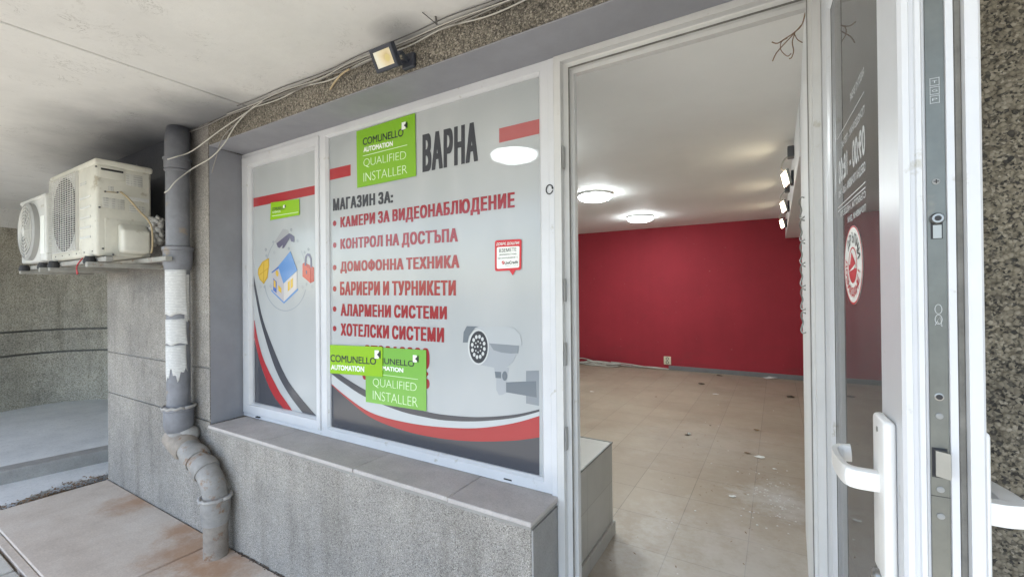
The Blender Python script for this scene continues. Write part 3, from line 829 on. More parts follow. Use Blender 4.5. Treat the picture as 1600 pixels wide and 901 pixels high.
swoosh_h('lower_field', [(390, 500), (390, 540), (390, 580), (390, 612), (390, 630)], [(391, 502), (400, 540), (411, 580), (425, 612), (437, 630)], L1, 'v_dark', ps)
plate('lower_field', [(390, 630), (437, 630), (452, 648), (390, 632)], L1, 'v_dark', ps)
plate('lower_field', [(476, 646), (484, 640), (497, 652), (497, 662)], L1, 'v_dark', ps)
Q = lambda a, b: (390 + a / 5.01, 320 + b / 5.01)
hp = bpy.data.objects.new('house_picture', None); COL.objects.link(hp); hp.parent = ps
def pq(pts, y, mt, name): return plate(name, [Q(*q) for q in pts], y, mt, hp)
pq([(172, 660), (270, 752), (380, 652), (380, 668), (270, 772), (172, 675)], L2, 'p_blue', 'house_base')
pq([(178, 522), (226, 482), (272, 612), (270, 758), (182, 672)], L3, 'p_wall2', 'house_gable')
pq([(272, 610), (372, 520), (372, 655), (270, 758)], L3, 'p_wall', 'house_side')
pq([(226, 482), (322, 362), (376, 512), (268, 616)], L4, 'p_blue', 'house_roof')
pq([(174, 528), (222, 486), (226, 482), (232, 496), (178, 534)], L4, 'p_blue2', 'roof_edge')
pq([(188, 574), (214, 600), (214, 690), (188, 668)], L4, 'p_blue2', 'house_door')
pq([(192, 584), (208, 600), (208, 652), (192, 640)], L4 - .0006, 'p_yellow', 'door_glow')
pq([(228, 628), (252, 652), (252, 692), (228, 670)], L4, 'p_yellow', 'house_window')
pq([(302, 605), (342, 570), (342, 640), (302, 678)], L4, 'p_yellow', 'house_window')
pq([(320, 588), (324, 585), (324, 662), (320, 666)], L4 - .0006, 'p_wall', 'window_bar')
pq(oval(218, 536, 11, 24, 16, 3), L4, 'p_yellow', 'house_window')
pq([(68, 500), (100, 445), (152, 415), (155, 470), (142, 570), (112, 620), (80, 585), (66, 540)], L2, 'p_yel2', 'shield')
pq([(76, 508), (104, 455), (148, 428), (148, 475), (136, 562), (112, 606), (84, 575), (74, 540)], L3, 'p_yellow', 'shield_face')
pq([(76, 548), (148, 492), (148, 498), (76, 555)], L4, 'p_yel2', 'shield_line')
pq([(112, 455), (117, 452), (113, 604), (109, 602)], L4, 'p_yel2', 'shield_line')
pq([(416, 462), (430, 450), (506, 490), (506, 598), (478, 612), (416, 560)], L2, 'p_lock2', 'lock_body')
pq([(416, 462), (478, 500), (478, 612), (416, 560)], L3, 'p_lock', 'lock_face')
pq([(444, 512), (452, 516), (450, 545), (443, 540)], L4, 'p_violet', 'keyhole')
pq([(432, 470), (436, 405), (452, 380), (474, 384), (488, 420), (490, 492), (478, 488), (476, 425), (466, 402), (452, 400), (446, 420), (445, 478)], L3, 'p_shack', 'shackle')
pq([(196, 290), (262, 188), (302, 196), (310, 228), (216, 304)], L2, 'p_cam', 'small_camera')
pq([(212, 302), (306, 226), (318, 224), (352, 248), (352, 292), (326, 286), (318, 258), (270, 338), (256, 340), (262, 314), (236, 338), (222, 330)], L3, 'p_violet', 'small_camera_mount')
def arc(cx, cy, rx, ry, a0, a1, n=20): return [(cx + rx * math.cos(R(a0 + (a1 - a0) * k / n)), cy + ry * math.sin(R(a0 + (a1 - a0) * k / n))) for k in range(n + 1)]
for (a0, a1) in ((168, 18), (196, 236), (318, 345)):
    o_ = arc(282, 590, 168, 242, a0, a1) if a0 < 180 and a1 < 100 else arc(282, 590, 168, 350, a0, a1)
    i_ = arc(282, 590, 162, 235, a0, a1) if a0 < 180 and a1 < 100 else arc(282, 590, 162, 342, a0, a1)
    MB().strip(PL([Q(*q) for q in o_]), PL([Q(*q) for q in i_]), L1).build('connector', 'p_line', hp)
for (cx, cy) in ((186, 292), (132, 398), (374, 280), (430, 372), (118, 640), (446, 622)): pq(oval(cx, cy, 7, 12, 14), L2, 'p_line', 'node')
for (cx, cy) in ((128, 350), (327, 195), (462, 348), (308, 342), (195, 372), (492, 640), (88, 640), (165, 636), (386, 445), (416, 645)):
    MB().strip(PL([Q(*q) for q in oval(cx, cy, 7, 11, 12) + oval(cx, cy, 7, 11, 12)[:1]]), PL([Q(*q) for q in oval(cx, cy, 4, 7.5, 12) + oval(cx, cy, 4, 7.5, 12)[:1]]), L2).build('small_ring', 'p_mid' if cy < 360 else 'p_line', hp)

# green stickers ----------------------------------------------------
def emblem(parent, f, x0, x1, yl0, yl1, yr0, yr1, y):
    """small mark: pale field with a black wedge biting into it from the right"""
    xm = x0 + (x1 - x0) * .68; ym0, ym1 = yl0 + (yr0 - yl0) * .68, yl1 + (yr1 - yl1) * .68
    MB().plate(PL([f(x0, yl0), f(xm, ym0), f(xm, ym1), f(x0, yl1)], y), y, .0003).build('emblem_field', 'ink_white', parent)
    MB().plate(PL([f(x1, yr0), f(x1, yr1), f(x0 + (x1 - x0) * .38, (yl0 + yl1 + yr0 + yr1) / 4)], y - .0006), y - .0006, .0003).build('emblem_wedge', 'ink_black', parent)
def sticker(label, tl, tr, br, bl, y, mt, texts, mark):
    a = on_y(*bl, y); c = on_y(*br, y)
    o = empty('green_sticker', ((a.x + c.x) / 2, y, min(a.z, c.z)), label, 'sticker', 'green installer stickers on the shop windows')
    MB().plate(PL([tl, tr, br, bl], y), y, .0005).build('sticker_sheet', mt, o)
    for (sx, l, t0, b0, r, t1, b1, ink, bold, spc) in texts:
        lettering(sx, P(l, t0, y), P(l, b0, y), P(r, t1, y), P(r, b1, y), y - .0006, ink, o, bold, (), spc)
    return o
B_ = .012
A_ = lambda a, b: (500 + a / 4.444, 170 + b / 4.444)
def tx(s_, f, l, t0, b0, r, t1, b1, ink, bold=0., spc=1.):
    (lx, lt), (_, lb) = f(l, t0), f(l, b0); (rx, rtp), (_, rb) = f(r, t1), f(r, b1)
    return (s_, lx, lt, lb, rx, rtp, rb, ink, bold, spc)
S1 = WY - .0045
st = sticker('square lime green sticker at the top of the main window', A_(252, 158), A_(660, 30), A_(667, 467), A_(258, 550), S1, 'v_green', [
    tx('COMUNELLO', A_, 298, 205, 256, 580, 136, 190, 'ink_black', .014, .98), tx('AUTOMATION', A_, 303, 268, 304, 506, 223, 258, 'ink_white', .03),
    tx('QUALIFIED', A_, 303, 350, 412, 598, 292, 358, 'ink_pale', -.019, .95), tx('INSTALLER', A_, 303, 446, 508, 606, 388, 448, 'ink_pale', -.019, .95)], None)
MB().plate(PL([A_(298, 327), A_(606, 249), A_(606, 253), A_(298, 331)], S1), S1 - .0006, .0003).build('rule', 'ink_pale', st)
emblem(st, A_, 567, 606, 97, 148, 86, 136, S1 - .0014)
B6 = lambda a, b: (500 + a / 6.005, 530 + b / 6.005)
st = sticker('square green sticker overlapped by another low on the main window', B6(425, 66), B6(996, 100), B6(998, 672), B6(430, 585), S1, 'v_green3', [
    tx('COMUNELLO', B6, 440, 158, 212, 885, 200, 258, 'ink_black', .014, .98), tx('AUTOMATION', B6, 445, 232, 270, 782, 268, 312, 'ink_white', .03),
    tx('QUALIFIED', B6, 497, 362, 448, 907, 410, 500, 'ink_pale', -.019, .95), tx('INSTALLER', B6, 497, 476, 560, 917, 545, 634, 'ink_pale', -.019, .95)], None)
MB().plate(PL([B6(500, 318), B6(920, 372), B6(920, 376), B6(500, 322)], S1), S1 - .0006, .0003).build('rule', 'ink_pale', st)
emblem(st, B6, 871, 924, 146, 212, 150, 216, S1 - .0014)
S2 = S1 - .004
st = sticker('oblong bright lime sticker at the lower left corner of the main window', B6(78, 50), B6(586, 70), B6(586, 350), B6(88, 316), S2, 'v_green2', [
    tx('COMUNELLO', B6, 98, 140, 208, 527, 172, 238, 'ink_black', .014, .98), tx('AUTOMATION', B6, 105, 236, 282, 415, 252, 306, 'ink_white', .03)], None)
emblem(st, B6, 512, 568, 101, 178, 104, 182, S2 - .0014)
C3 = lambda a, b: (360 + a / 2.502, 80 + b / 2.502)
st = sticker('small oblong green sticker high on the narrow side window', C3(158, 592), C3(269, 577), C3(270, 640), C3(155, 661), S1, 'v_green2', [
    tx('COMUNELLO', C3, 163, 612, 624, 212, 605, 618, 'ink_black', .02), tx('AUTOMATION', C3, 164, 626, 634, 196, 622, 630, 'ink_pale', .01)], None)
emblem(st, C3, 206, 216, 602, 613, 600, 611, S1 - .0014)
MB().plate(PL([C3(163, 644), C3(266, 628), C3(266, 630), C3(163, 646)], S1), S1 - .0006, .0003).build('rule', 'ink_pale', st)

# speech-bubble sticker ---------------------------------------------
a = on_y(794, 424, S1)
bs = empty('bubble_sticker', (a.x, S1, a.z), 'small red and white speech bubble sticker right of the window lettering', 'sticker')
def rrect(pts, r_, n=5):
    out = []
    for i in range(4):
        p0, p1, p2 = Vector(pts[i - 1]), Vector(pts[i]), Vector(pts[(i + 1) % 4])
        a_, b_ = p1 + (p0 - p1).normalized() * r_, p1 + (p2 - p1).normalized() * r_
        for k in range(n + 1):
            t = k / n; out.append(tuple((a_ * (1 - t) ** 2 + p1 * 2 * t * (1 - t) + b_ * t * t)))
    return out
MB().plate(PL([Z(*q) for q in rrect([(268, 50), (402, 43), (400, 198), (268, 205)], 12)], S1), S1, .0005).build('bubble', 'ink_red', bs)
MB().plate(PL([Z(340, 200), Z(372, 198), Z(358, 226)], S1), S1 - .0002, .0005).build('bubble_tail', 'ink_red', bs)
MB().plate(PL([Z(*q) for q in rrect([(278, 84), (392, 78), (390, 186), (278, 193)], 8)], S1), S1 - .0007, .0004).build('bubble_panel', 'ink_white', bs)
for (sx, l, t0, b0, r_, t1, b1, ink, bold) in (('ДОБРЕ ДОШЛИ!', 276, 62, 78, 391, 55, 71, 'ink_white', .02), ('ВЗЕМЕТЕ', 290, 93, 111, 377, 85, 104, 'ink_black', .01), ('желаната стока', 291, 119, 127, 376, 113, 121, 'ink_black', .0),
                                     ('на изплащане с', 284, 137, 146, 384, 130, 139, 'ink_black', .0), ('UniCredit', 318, 155, 172, 385, 150, 166, 'ink_black', .02), ('Consumer Financing', 322, 176, 181, 384, 172, 177, 'v_ink', 0)):
    (x0_, z0_), (x1_, z1_), (x2_, z2_), (x3_, z3_) = [P(*Z(*q), S1) for q in ((l, t0), (l, b0), (r_, t1), (r_, b1))]
    lettering(sx, (x0_, z0_), (x1_, z1_), (x2_, z2_), (x3_, z3_), S1 - .0013, ink, bs, bold)
MB().plate(PL([Z(*q) for q in oval(310, 162, 7, 9, 16)], S1), S1 - .0013, .0003).build('round_mark', 'ink_red', bs)
MB().plate(PL([Z(305, 166), Z(316, 155), Z(316, 158), Z(305, 169)], S1), S1 - .0018, .0003).build('round_mark_stroke', 'ink_white', bs)

# ring on the post ---------------------------------------------------
c = on_y(858.5, 296, D - .004)
s = MB(); s.tube([(c.x + .0155 * math.cos(k * .35) , D - .004 - .0015 * math.sin(k * .5), c.z + .018 * math.sin(k * .35)) for k in range(1, 18)], .0022, 8)
s.tube([(c.x + .014, D + .002, c.z + .003), (c.x + .014, D - .008, c.z + .003)], .0035, 8)
tag(own_origin(s.build('key_ring', 'gasket', smooth=True)), 'small dark metal ring hooked on the white post beside the doorway', 'ring')

# ------------------------------------------------------------------ open door leaf
PHI = R(2.3); LEAF = .763; TH = .083
Hh = Vector((.118, D, .14)); ROTZ = PHI - R(90)
dd = Vector((math.sin(PHI), -math.cos(PHI), 0)); nn = Vector((math.cos(PHI), math.sin(PHI), 0))
def on_door(px, py, t=0):
    """pixel -> (u, z) in the leaf's own frame on the plane t metres behind its inner face"""
    v = ray(px, py); P0 = Hh + nn * t; k = (P0 - CAM).dot(nn) / v.dot(nn); q = CAM + v * k - Hh
    return q.dot(dd), q.z
dr = empty('shop_door', Hh, 'white plastic glazed shop door standing open towards the street', 'door', None, ROTZ)
ZD = 2.25
E0, E1, E2, E3 = .135, .0, .0, 0
s = MB()
st_ = .118     # stile width
sh = .095      # hinge stile
# inner half of the profile (towards the inside face), stepping at the free edge
s.ring(0, LEAF, 0, ZD, [((sh + .022, st_ + .022, st_ + .022, st_ + .022), .030), ((sh + .014, st_ + .020, st_ + .020, st_ + .02), .009), ((sh + .008, st_ + .012, st_ + .012, st_ + .012), .005), ((sh, st_, st_, st_), .002), ((sh - .004, st_ - .004, st_ - .004, st_ - .004), 0), ((.006, .004, 0, .004), 0), ((.004, .0, 0, .0), .004), ((.004, 0, 0, 0), .011),
                        ((.004, .004, 0, .004), .0125), ((.004, .004, 0, .004), .017), ((.004, .001, 0, .001), .0185), ((.004, .001, 0, .001), .024), ((.004, .006, 0, .006), .0265), ((.004, .006, 0, .006), .0125),
                        ((.004, .010, 0, .010), .0300), ((.004, .010, 0, .010), .0505), ((.004, .006, 0, .006), .0510), ((.004, .005, 0, .005), .0585), ((.004, .014, 0, .014), .0590), ((.004, .014, 0, .014), .0665),
                        ((.004, -.004, 0, -.004), .0670), ((.004, -.004, 0, -.004), TH - .003), ((.007, -.001, 0, -.001), TH), ((st_ - .01,) * 4, TH), ((st_ + .02,) * 4, .060), ((st_ + .02,) * 4, .034)])
s.build('leaf_frame', 'pvc', dr, local=True)
# dark gasket strip in the groove at the free edge
s = MB(); s.box(LEAF - .0135, LEAF - .006, .0595, .0665, .02, ZD - .02, .001); s.build('edge_gasket', 'gasket_grey', dr, local=True)
s = MB(); s.ring(sh + .0125, LEAF - st_ - .0185, st_ + .0185, ZD - st_ - .0185, [(0, .0086), (.003, .0094), (.003, .0099)]); s.build('glazing_gasket', 'gasket_grey', dr, local=True)
s = MB(); s.box(sh + .012, LEAF - st_ - .018, .0100, .0140, st_ + .018, ZD - st_ - .018); s.build('door_glass', 'door_glass', dr, local=True)
# lock strip with its furniture
zl = lambda y: on_y(1468, y, (Hh + dd * LEAF).y).z - Hh.z
lp = MB().box(LEAF - .0098, LEAF - .0085, .0303, .0502, .03, ZD - .05, .0003).build('lock_strip', 'galv', dr, local=True)
tc = .0402
def edge_disc(z, t, r_, h_, mt, name):
    sm = MB(); sm.lathe((LEAF - .0085, t, z), [(r_, 0), (r_, h_ * .6), (r_ * .8, h_), (r_ * .25, h_)], 'X', 20)
    return sm.build(name, mt, lp, smooth='auto', local=True)
for y in (281, 652, 768, 810):
    z = zl(y); edge_disc(z, tc, .0042, .0012, 'screw_grey', 'screw')
    if y < 300:
        sm = MB(); sm.box(LEAF - .0074, LEAF - .0071, tc - .0028, tc + .0028, z - .0006, z + .0006); sm.box(LEAF - .0074, LEAF - .0071, tc - .0006, tc + .0006, z - .0028, z + .0028); sm.build('screw_slot', 'gasket', lp, local=True)
z = zl(340); edge_disc(z, tc, .0076, .006, 'bright_steel', 'locking_cam')
sm = MB(); sm.lathe((LEAF - .0025, tc, z), [(.0036, 0), (.0036, .0006)], 'X', 16); sm.build('cam_head', 'gasket', lp, local=True)
sm = MB(); sm.box(LEAF - .0085, LEAF - .0082, tc - .0062, tc + .0062, zl(372), zl(346), .0001); sm.build('cam_slot', 'dark', lp, local=True)
sm = MB(); sm.box(LEAF - .0084, LEAF - .0079, tc - .004, tc + .005, zl(371), zl(350), .0001); sm.build('cam_plate', 'steel', lp, local=True)
z = zl(622); edge_disc(z, tc, .0052, .0008, 'bright_steel', 'hole_rim')
sm = MB(); sm.lathe((LEAF - .0077, tc, z), [(.0036, 0), (.0036, .0003)], 'X', 16); sm.build('bolt_hole', 'dark', lp, local=True)
z0_, z1_ = zl(746), zl(706)
sm = MB(); sm.box(LEAF - .0084, LEAF - .0080, tc - .0085, tc + .0075, z0_ - .003, z1_ + .003, .0001); sm.build('latch_hole', 'dark', lp, local=True)
sm = MB()
f = [(LEAF - .012, tc - .0055, z0_), (LEAF - .012, tc + .007, z0_), (LEAF + .006, tc + .007, z0_), (LEAF - .004, tc - .0055, z0_)]
t = [(x, y, z1_) for x, y, _ in f]
sm.face(f); sm.face(t)
for k in range(4): sm.face([f[k], f[(k + 1) % 4], t[(k + 1) % 4], t[k]])
sm.build('latch', 'steel', lp, local=True)
sm = MB(); sm.box(LEAF - .0085, LEAF - .0082, .0303, .0502, zl(779) - .0005, zl(779) + .0005); sm.build('strip_joint', 'gasket', lp, local=True)
# stamped letters: three boxed capitals, one above the other
def edge_text(sx, t0, t1, z0, z1, mt='ink_hours', x=LEAF - .0083):
    bm = text_mesh(sx)
    for v in bm.verts: v.co = (x + v.co.y, t0 + (t1 - t0) * v.co.x, z0 + (z1 - z0) * v.co.z)
    mb = MB(); mb.bm.free(); mb.bm = bm
    return face_out(mb.build('stamped_letter', mt, lp, local=True, weld=False), (1, 0, 0))
for sx, ya, yb in (('T', 116, 129), ('G', 130, 143), ('P', 144, 157)):
    za, zb = zl(yb), zl(ya)
    edge_text(sx, tc - .0028, tc + .0028, za + .004, zb - .004)
    sm = MB()
    b0, b1 = tc - .005, tc + .005
    for (q0, q1, r0, r1) in ((b0, b1, za + .0004, za + .001), (b0, b1, zb - .001, zb - .0004), (b0, b0 + .0006, za, zb), (b1 - .0006, b1, za, zb)): sm.box(LEAF - .0086, LEAF - .0083, q0, q1, r0, r1)
    sm.build('stamped_frame', 'ink_hours', lp, local=True)
sm = MB()   # stamped double loop and arrow mark
za, zb = zl(513), zl(474)
for cz in (zb - .008, zb - .022):
    sm.tube([(LEAF - .0084, tc + .0005 + .0036 * math.cos(k * .42), cz + .0065 * math.sin(k * .42)) for k in range(16)], .0005, 6)
sm.tube([(LEAF - .0084, tc - .003, za + .004), (LEAF - .0084, tc + .002, za + .016), (LEAF - .0084, tc + .004, za + .002), (LEAF - .0084, tc - .001, za + .009)], .0005, 6)
sm.build('stamped_mark', 'ink_hours', lp, local=True)
# handles
def handle(side):
    """side -1: room face (t<0), +1: street face"""
    tb = 0 if side < 0 else TH
    tt = lambda d: tb + side * d
    uA, uB = LEAF - .100, LEAF - .030
    zt = on_door(1390, 650)[1]; zb = zt - .245
    h = MB()
    b = bmesh.new()
    h.box(uA, uB, min(tt(0), tt(.016)), max(tt(0), tt(.016)), zb, zt, .007, 3)
    o = h.build('handle_plate', 'white_plastic', dr, smooth='auto', local=True)
    zz = on_door(1366, 745, -.03)[1] - (.022 if side < 0 else .040)
    lv = MB()
    uc = (uA + uB) / 2
    pth = smooth_path([(uc, tt(.012), zz), (uc, tt(.040), zz), (uc - .012, tt(.052), zz - .001), (uc - .04, tt(.054), zz - .005), (uc - .10, tt(.053), zz - .013), (uc - .150, tt(.050), zz - .016), (uc - .164, tt(.041), zz - .014), (uc - .165, tt(.024), zz - .012)], 5)
    if side > 0: pth = smooth_path([(uc, tt(.012), zz), (uc, tt(.040), zz), (uc - .012, tt(.052), zz), (uc - .04, tt(.054), zz), (uc - .09, tt(.052), zz - .003), (uc - .125, tt(.049), zz - .006)], 5)
    n_ = len(pth)
    lv.tube(pth, [.0125 if i < 8 else .0125 - .003 * (i / n_) for i in range(n_)], 14)
    for v in lv.bm.verts:
        k_ = min(range(n_), key=lambda q_: (pth[q_] - v.co).length)
        dz_ = v.co.z - pth[k_].z; dn_ = v.co.y - pth[k_].y
        v.co.z = pth[k_].z + max(-.0155, min(.0155, dz_ * (1.75 if side < 0 else 2.0)))
        hb = .0055 if side < 0 else .017
        if 8 < k_ < n_ - 8 or side > 0 and k_ > 6: v.co.y = pth[k_].y + max(-hb, min(hb, dn_ * (.9 if side < 0 else 1.6)))
    l = lv.build('lever', 'white_plastic', o, smooth='auto', local=True)
    kc = MB(); kz = on_door(1378, 868)[1]
    kc.lathe((uc, tt(.016), kz), [(.010, 0), (.010, side * .006), (.007, side * .009), (.004, side * .009)], 'Y', 18); kc.build('key_cylinder', 'bright_steel', o, smooth='auto', local=True)
    sc = MB(); sc.lathe((uc, tt(.016), zt - .02), [(.004, 0), (.004, side * .001)], 'Y', 14); sc.build('plate_screw', 'steel', o, local=True)
handle(-1); handle(1)
# opening hours, lettered on the street side of the glass: read mirrored from inside
def door_text(sx, ua, ub, z0, z1, t, mt, parent, mirror=False, bold=0.):
    bm = text_mesh(sx, bold)
    for v in bm.verts:
        u = v.co.x
        v.co = ((ub + (ua - ub) * (1 - u)) if mirror else (ua + (ub - ua) * u), t + (v.co.y if t > .02 else -v.co.y), z0 + (z1 - z0) * v.co.z)
    mb = MB(); mb.bm.free(); mb.bm = bm
    return face_out(mb.build('lettering', mt, parent, local=True, weld=False), (0, 1 if mirror else -1, 0))
HT = .0097
u0 = on_door(1309, 270, HT)[0]; u1 = on_door(1352, 260, HT)[0]
zc = on_door(1331, 265, HT)[1]
dz = .0
hrs = bpy.data.objects.new('opening_hours', None); COL.objects.link(hrs); hrs.parent = dr
for sx, z_, hgt, ln in (('РАБОТНО ВРЕМЕ', .150, .018, .45), ('ПОНЕДЕЛНИК - ПЕТЪК', .108, .018, .62), ('ПОНЕДЕЛНИК - ПЕТЪК', .075, .020, .80), ('09:00 - 18:00', .0, .058, .95), ('ОБЕДНА ПОЧИВКА 13:00 - 14:00', -.036, .022, .97), ('СЪБОТА, НЕДЕЛЯ', -.086, .016, .90), ('ПОЧИВНИ ДНИ', -.112, .016, .6)):
    if sx.startswith('ПОНЕ') and z_ > .1: continue
    door_text(sx, u1, u1 - (u1 - u0) * ln, zc + z_, zc + z_ + hgt, HT, 'ink_hours', hrs, False, .02)
for z_ in (.118, -.056, -.066):
    s = MB(); s.box(u0, u1, HT - .0003, HT, zc + z_, zc + z_ + .0025); s.build('rule', 'ink_hours', hrs, local=True)
# round push / pull sticker on the inside of the glass
uc, zcs = on_door(1333, 414, .0097)
ue = on_door(1347, 412, .0097)[0]; rz = (on_door(1333, 353, .0097)[1] - on_door(1333, 476, .0097)[1]) / 2
ru = (ue - on_door(1319, 412, .0097)[0]) / 2
wpos = Hh + dd * uc + nn * .0097
rs = empty('round_sticker', (wpos.x, wpos.y, Hh.z + zcs), 'round white sticker with red ring on the open door glass', 'sticker', None, ROTZ)
def disc(r_, t, mt, name, hole=0, a0=0, a1=360, n=40):
    s = MB(); o = [(r_ * ru * math.cos(R(a0 + (a1 - a0) * k / n)), r_ * rz * math.sin(R(a0 + (a1 - a0) * k / n))) for k in range(n + 1)]
    i_ = [(x * hole / r_, z * hole / r_) for x, z in o]
    s.strip(o, i_, t) if hole else s.plate(o[:-1] if a1 - a0 >= 360 else o, t, .0003)
    return face_out(s.build(name, mt, rs, local=True))
disc(1, -.0004, 'ink_white', 'sticker_disc'); disc(1, -.0009, 'ink_red', 'outer_ring', .955); disc(.44, -.0009, 'ink_red', 'inner_half', 0, 175, 345); disc(.46, -.001, 'ink_red', 'inner_ring', .42)
s = MB(); s.plate([(-.1 * ru, .33 * rz), (.36 * ru, .0), (-.1 * ru, -.1 * rz), (-.36 * ru, -.16 * rz)], -.0014, .0003); s.build('arrow', 'ink_red', rs, local=True)
s = MB(); s.plate([(-.36 * ru, -.16 * rz), (.36 * ru, .02 * rz), (.2 * ru, -.1 * rz)], -.0018, .0003); s.build('arrow_shade', 'ink_white', rs, local=True)
def arc_text(sx, a_start, a_end, r_, mt, inward=False, hgt=.27):
    n = len(sx)
    bmA = bmesh.new()
    for i, chh in enumerate(sx):
        if chh == ' ': continue
        a = R(a_start + (a_end - a_start) * (i + .5) / n)
        bm = text_mesh(chh, .012)
        wd = .19 if chh not in 'ИДНЖ' else .22
        if chh in '!': wd = .04
        for v in bm.verts:
            lx = (v.co.x - .5) * wd; lz = (v.co.z - .5) * hgt
            if inward: px_, pz_ = (r_ - lz) * math.cos(a) - lx * math.sin(a), (r_ - lz) * math.sin(a) + lx * math.cos(a)
            else: px_, pz_ = (r_ + lz) * math.cos(a) + lx * math.sin(a), (r_ + lz) * math.sin(a) - lx * math.cos(a)
            v.co = (px_ * ru, -.0014, pz_ * rz)
        t_ = bpy.data.meshes.new('t'); bm.to_mesh(t_); bm.free(); bmA.from_mesh(t_); bpy.data.meshes.remove(t_)
    mb = MB(); mb.bm.free(); mb.bm = bmA
    return mb.build('lettering', mt, rs, local=True, weld=False)
arc_text('ДРЪПНИ', 140, 10, .70, 'ink_black'); arc_text('ДОВИЖДАНЕ!', 165, 355, .70, 'ink_red', True, .25)

# ------------------------------------------------------------------ drainpipe
dp = empty('drainpipe', (-2.77, 1.265, 0), 'thick grey cast iron drainpipe with offset bend on the left pier', 'drainpipe')
PX, PY, PR = -3.21, 1.268, .0615
s = MB(); s.tube([(PX, PY, z) for z in (.62, 1.0, 1.5, 2.0, 2.33)], PR, 28); s.build('upper_pipe', 'pipe', dp, smooth='auto')
s = MB(); s.tube(smooth_path([(PX, PY, 2.30), (PX, PY, 2.40), (PX - .02, PY + .01, 2.48), (PX - .10, PY + .05, 2.56), (PX - .16, PY + .08, 2.6)], 5), PR + .004, 28); s.build('top_bend', 'pipe', dp, smooth='auto')
def collar(z0, z1, name, mt, r0=.078, x=PX, y=PY):
    h = z1 - z0
    s = MB(); s.lathe((x, y, z0), [(PR - .002, -.012), (PR + .008, 0), (r0 - .004, h * .12), (r0, h * .25), (r0, h * .82), (r0 + .006, h * .86), (r0 + .006, h), (r0 - .006, h + .004), (PR - .004, h + .012)], 'Z', 32)
    return s.build(name, mt, dp, smooth='auto')
collar(1.655, 1.79, 'socket', 'pipe', .076)
collar(2.27, 2.345, 'socket', 'pipe', .069)
collar(.655, .80, 'socket', 'pipe', .078)
s = MB(); s.tube([(PX + .084 * math.cos(k * .26) * (1 + .04 * math.sin(k * 2.3)), PY + .084 * math.sin(k * .26), .80 + .006 * math.sin(k * 3.1)) for k in range(25)], .009, 8); s.build('socket_seal', 'mortar', dp, smooth=True)
off = smooth_path([(PX, PY, .68), (PX + .005, PY, .635), (PX + .05, PY, .585), (PX + .14, PY + .002, .545), (PX + .26, PY + .004, .497), (PX + .36, PY + .004, .45), (PX + .42, PY + .004, .39), (PX + .44, PY + .004, .32), (PX + .44, PY + .004, .27)], 6)
s = MB(); s.tube(off, PR, 28); s.build('offset_bend', 'pipe_pale', dp, smooth='auto')
def ring_on(path, i0, i1, r_, name, mt):
    seg = path[i0:i1 + 1]; n_ = len(seg)
    s = MB(); s.tube(seg, [r_ - .006 if k in (0, n_ - 1) else r_ for k in range(n_)], 28); return s.build(name, mt, dp, smooth='auto')
s = MB(); s.tube([(PX - .045, PY - .004, .612), (PX - .043, PY - .004, .6115), (PX + .02, PY, .583), (PX + .105, PY, .553), (PX + .12, PY, .548)], [.060, .072, .075, .074, .064], 28); s.build('bend_rim', 'pipe_rust', dp, smooth='auto')
s = MB(); s.lathe((PX + .03, PY + .03, .60), [(.02, .07), (.06, .055), (.07, .01), (.05, -.03)], 'Z', 18); s.build('plaster_lump', 'mortar', dp, smooth=True)
ring_on(off, 19, 23, .074, 'bend_collar', 'pipe_pale'); ring_on(off, 25, 29, .073, 'bend_collar', 'pipe_pale')
BX, BY = PX + .44, PY + .004
collar(.235, .335, 'socket', 'pipe_pale', .074, BX, BY)
s = MB(); s.tube([(BX + .080 * math.cos(k * .26) * (1 + .05 * math.sin(k * 2.1)), BY + .080 * math.sin(k * .26), .338 + .006 * math.sin(k * 2.7)) for k in range(25)], .009, 8); s.build('socket_seal', 'mortar', dp, smooth=True)
s = MB(); s.tube([(BX, BY, z) for z in (-.05, .05, .15, .25)], PR, 28); s.build('ground_pipe', 'pipe_rust', dp, smooth='auto')
s = MB()
for z in (.15,):
    s.tube([(BX, BY, .19), (BX, BY, .245)], [PR + .004, PR + .010], 28)
s.build('pipe_ridge', 'pipe_pale', dp, smooth='auto')

# notices on the pipe
def notice(zt, zb, a0, a1, label, torn=0, lift=0, dy=.0):
    n, k = 18, 10
    s = MB(); rows_ = []
    for j in range(k + 1):
        row = []
        for i in range(n + 1):
            a = R(a0 + (a1 - a0) * i / n); f = j / k
            bot = zb + (torn * (.5 + .5 * math.sin(i * .75 + 2) + .35 * math.sin(i * 1.9)) if torn else .006 * math.sin(i * .6))
            z = zt + (bot - zt) * f + .004 * (i / n)
            r_ = PR + .0016 + dy + (lift * f ** 3 * max(0, (i / n - .7) / .3) ** 2) + .0004 * math.sin(i * .9 + j * .7)
            row.append(s.bm.verts.new((PX + r_ * math.cos(a), PY + r_ * math.sin(a), z)))
        rows_.append(row)
    for j in range(k):
        for i in range(n): s.bm.faces.new((rows_[j][i], rows_[j][i + 1], rows_[j + 1][i + 1], rows_[j + 1][i]))
    o = s.build('paper_notice', 'paper', smooth=True); own_origin(o)
    md = o.modifiers.new('thickness', 'SOLIDIFY'); md.thickness = .0006
    return tag(o, label, 'notice', 'paper notices glued to the drainpipe')
notice(1.655, 1.37, -112, 18, 'topmost of three paper notices on the drainpipe, long and closely printed', 0, .012, .0022)
notice(1.62, 1.33, 8, 42, 'narrow paper strip showing from under the topmost drainpipe notice', 0, 0)
notice(1.345, 1.19, -108, 17, 'middle short paper notice on the drainpipe with a curled corner', 0, .012)
notice(1.182, .97, -110, 16, 'lowest paper notice on the drainpipe with torn ragged bottom edge', .06, .01)

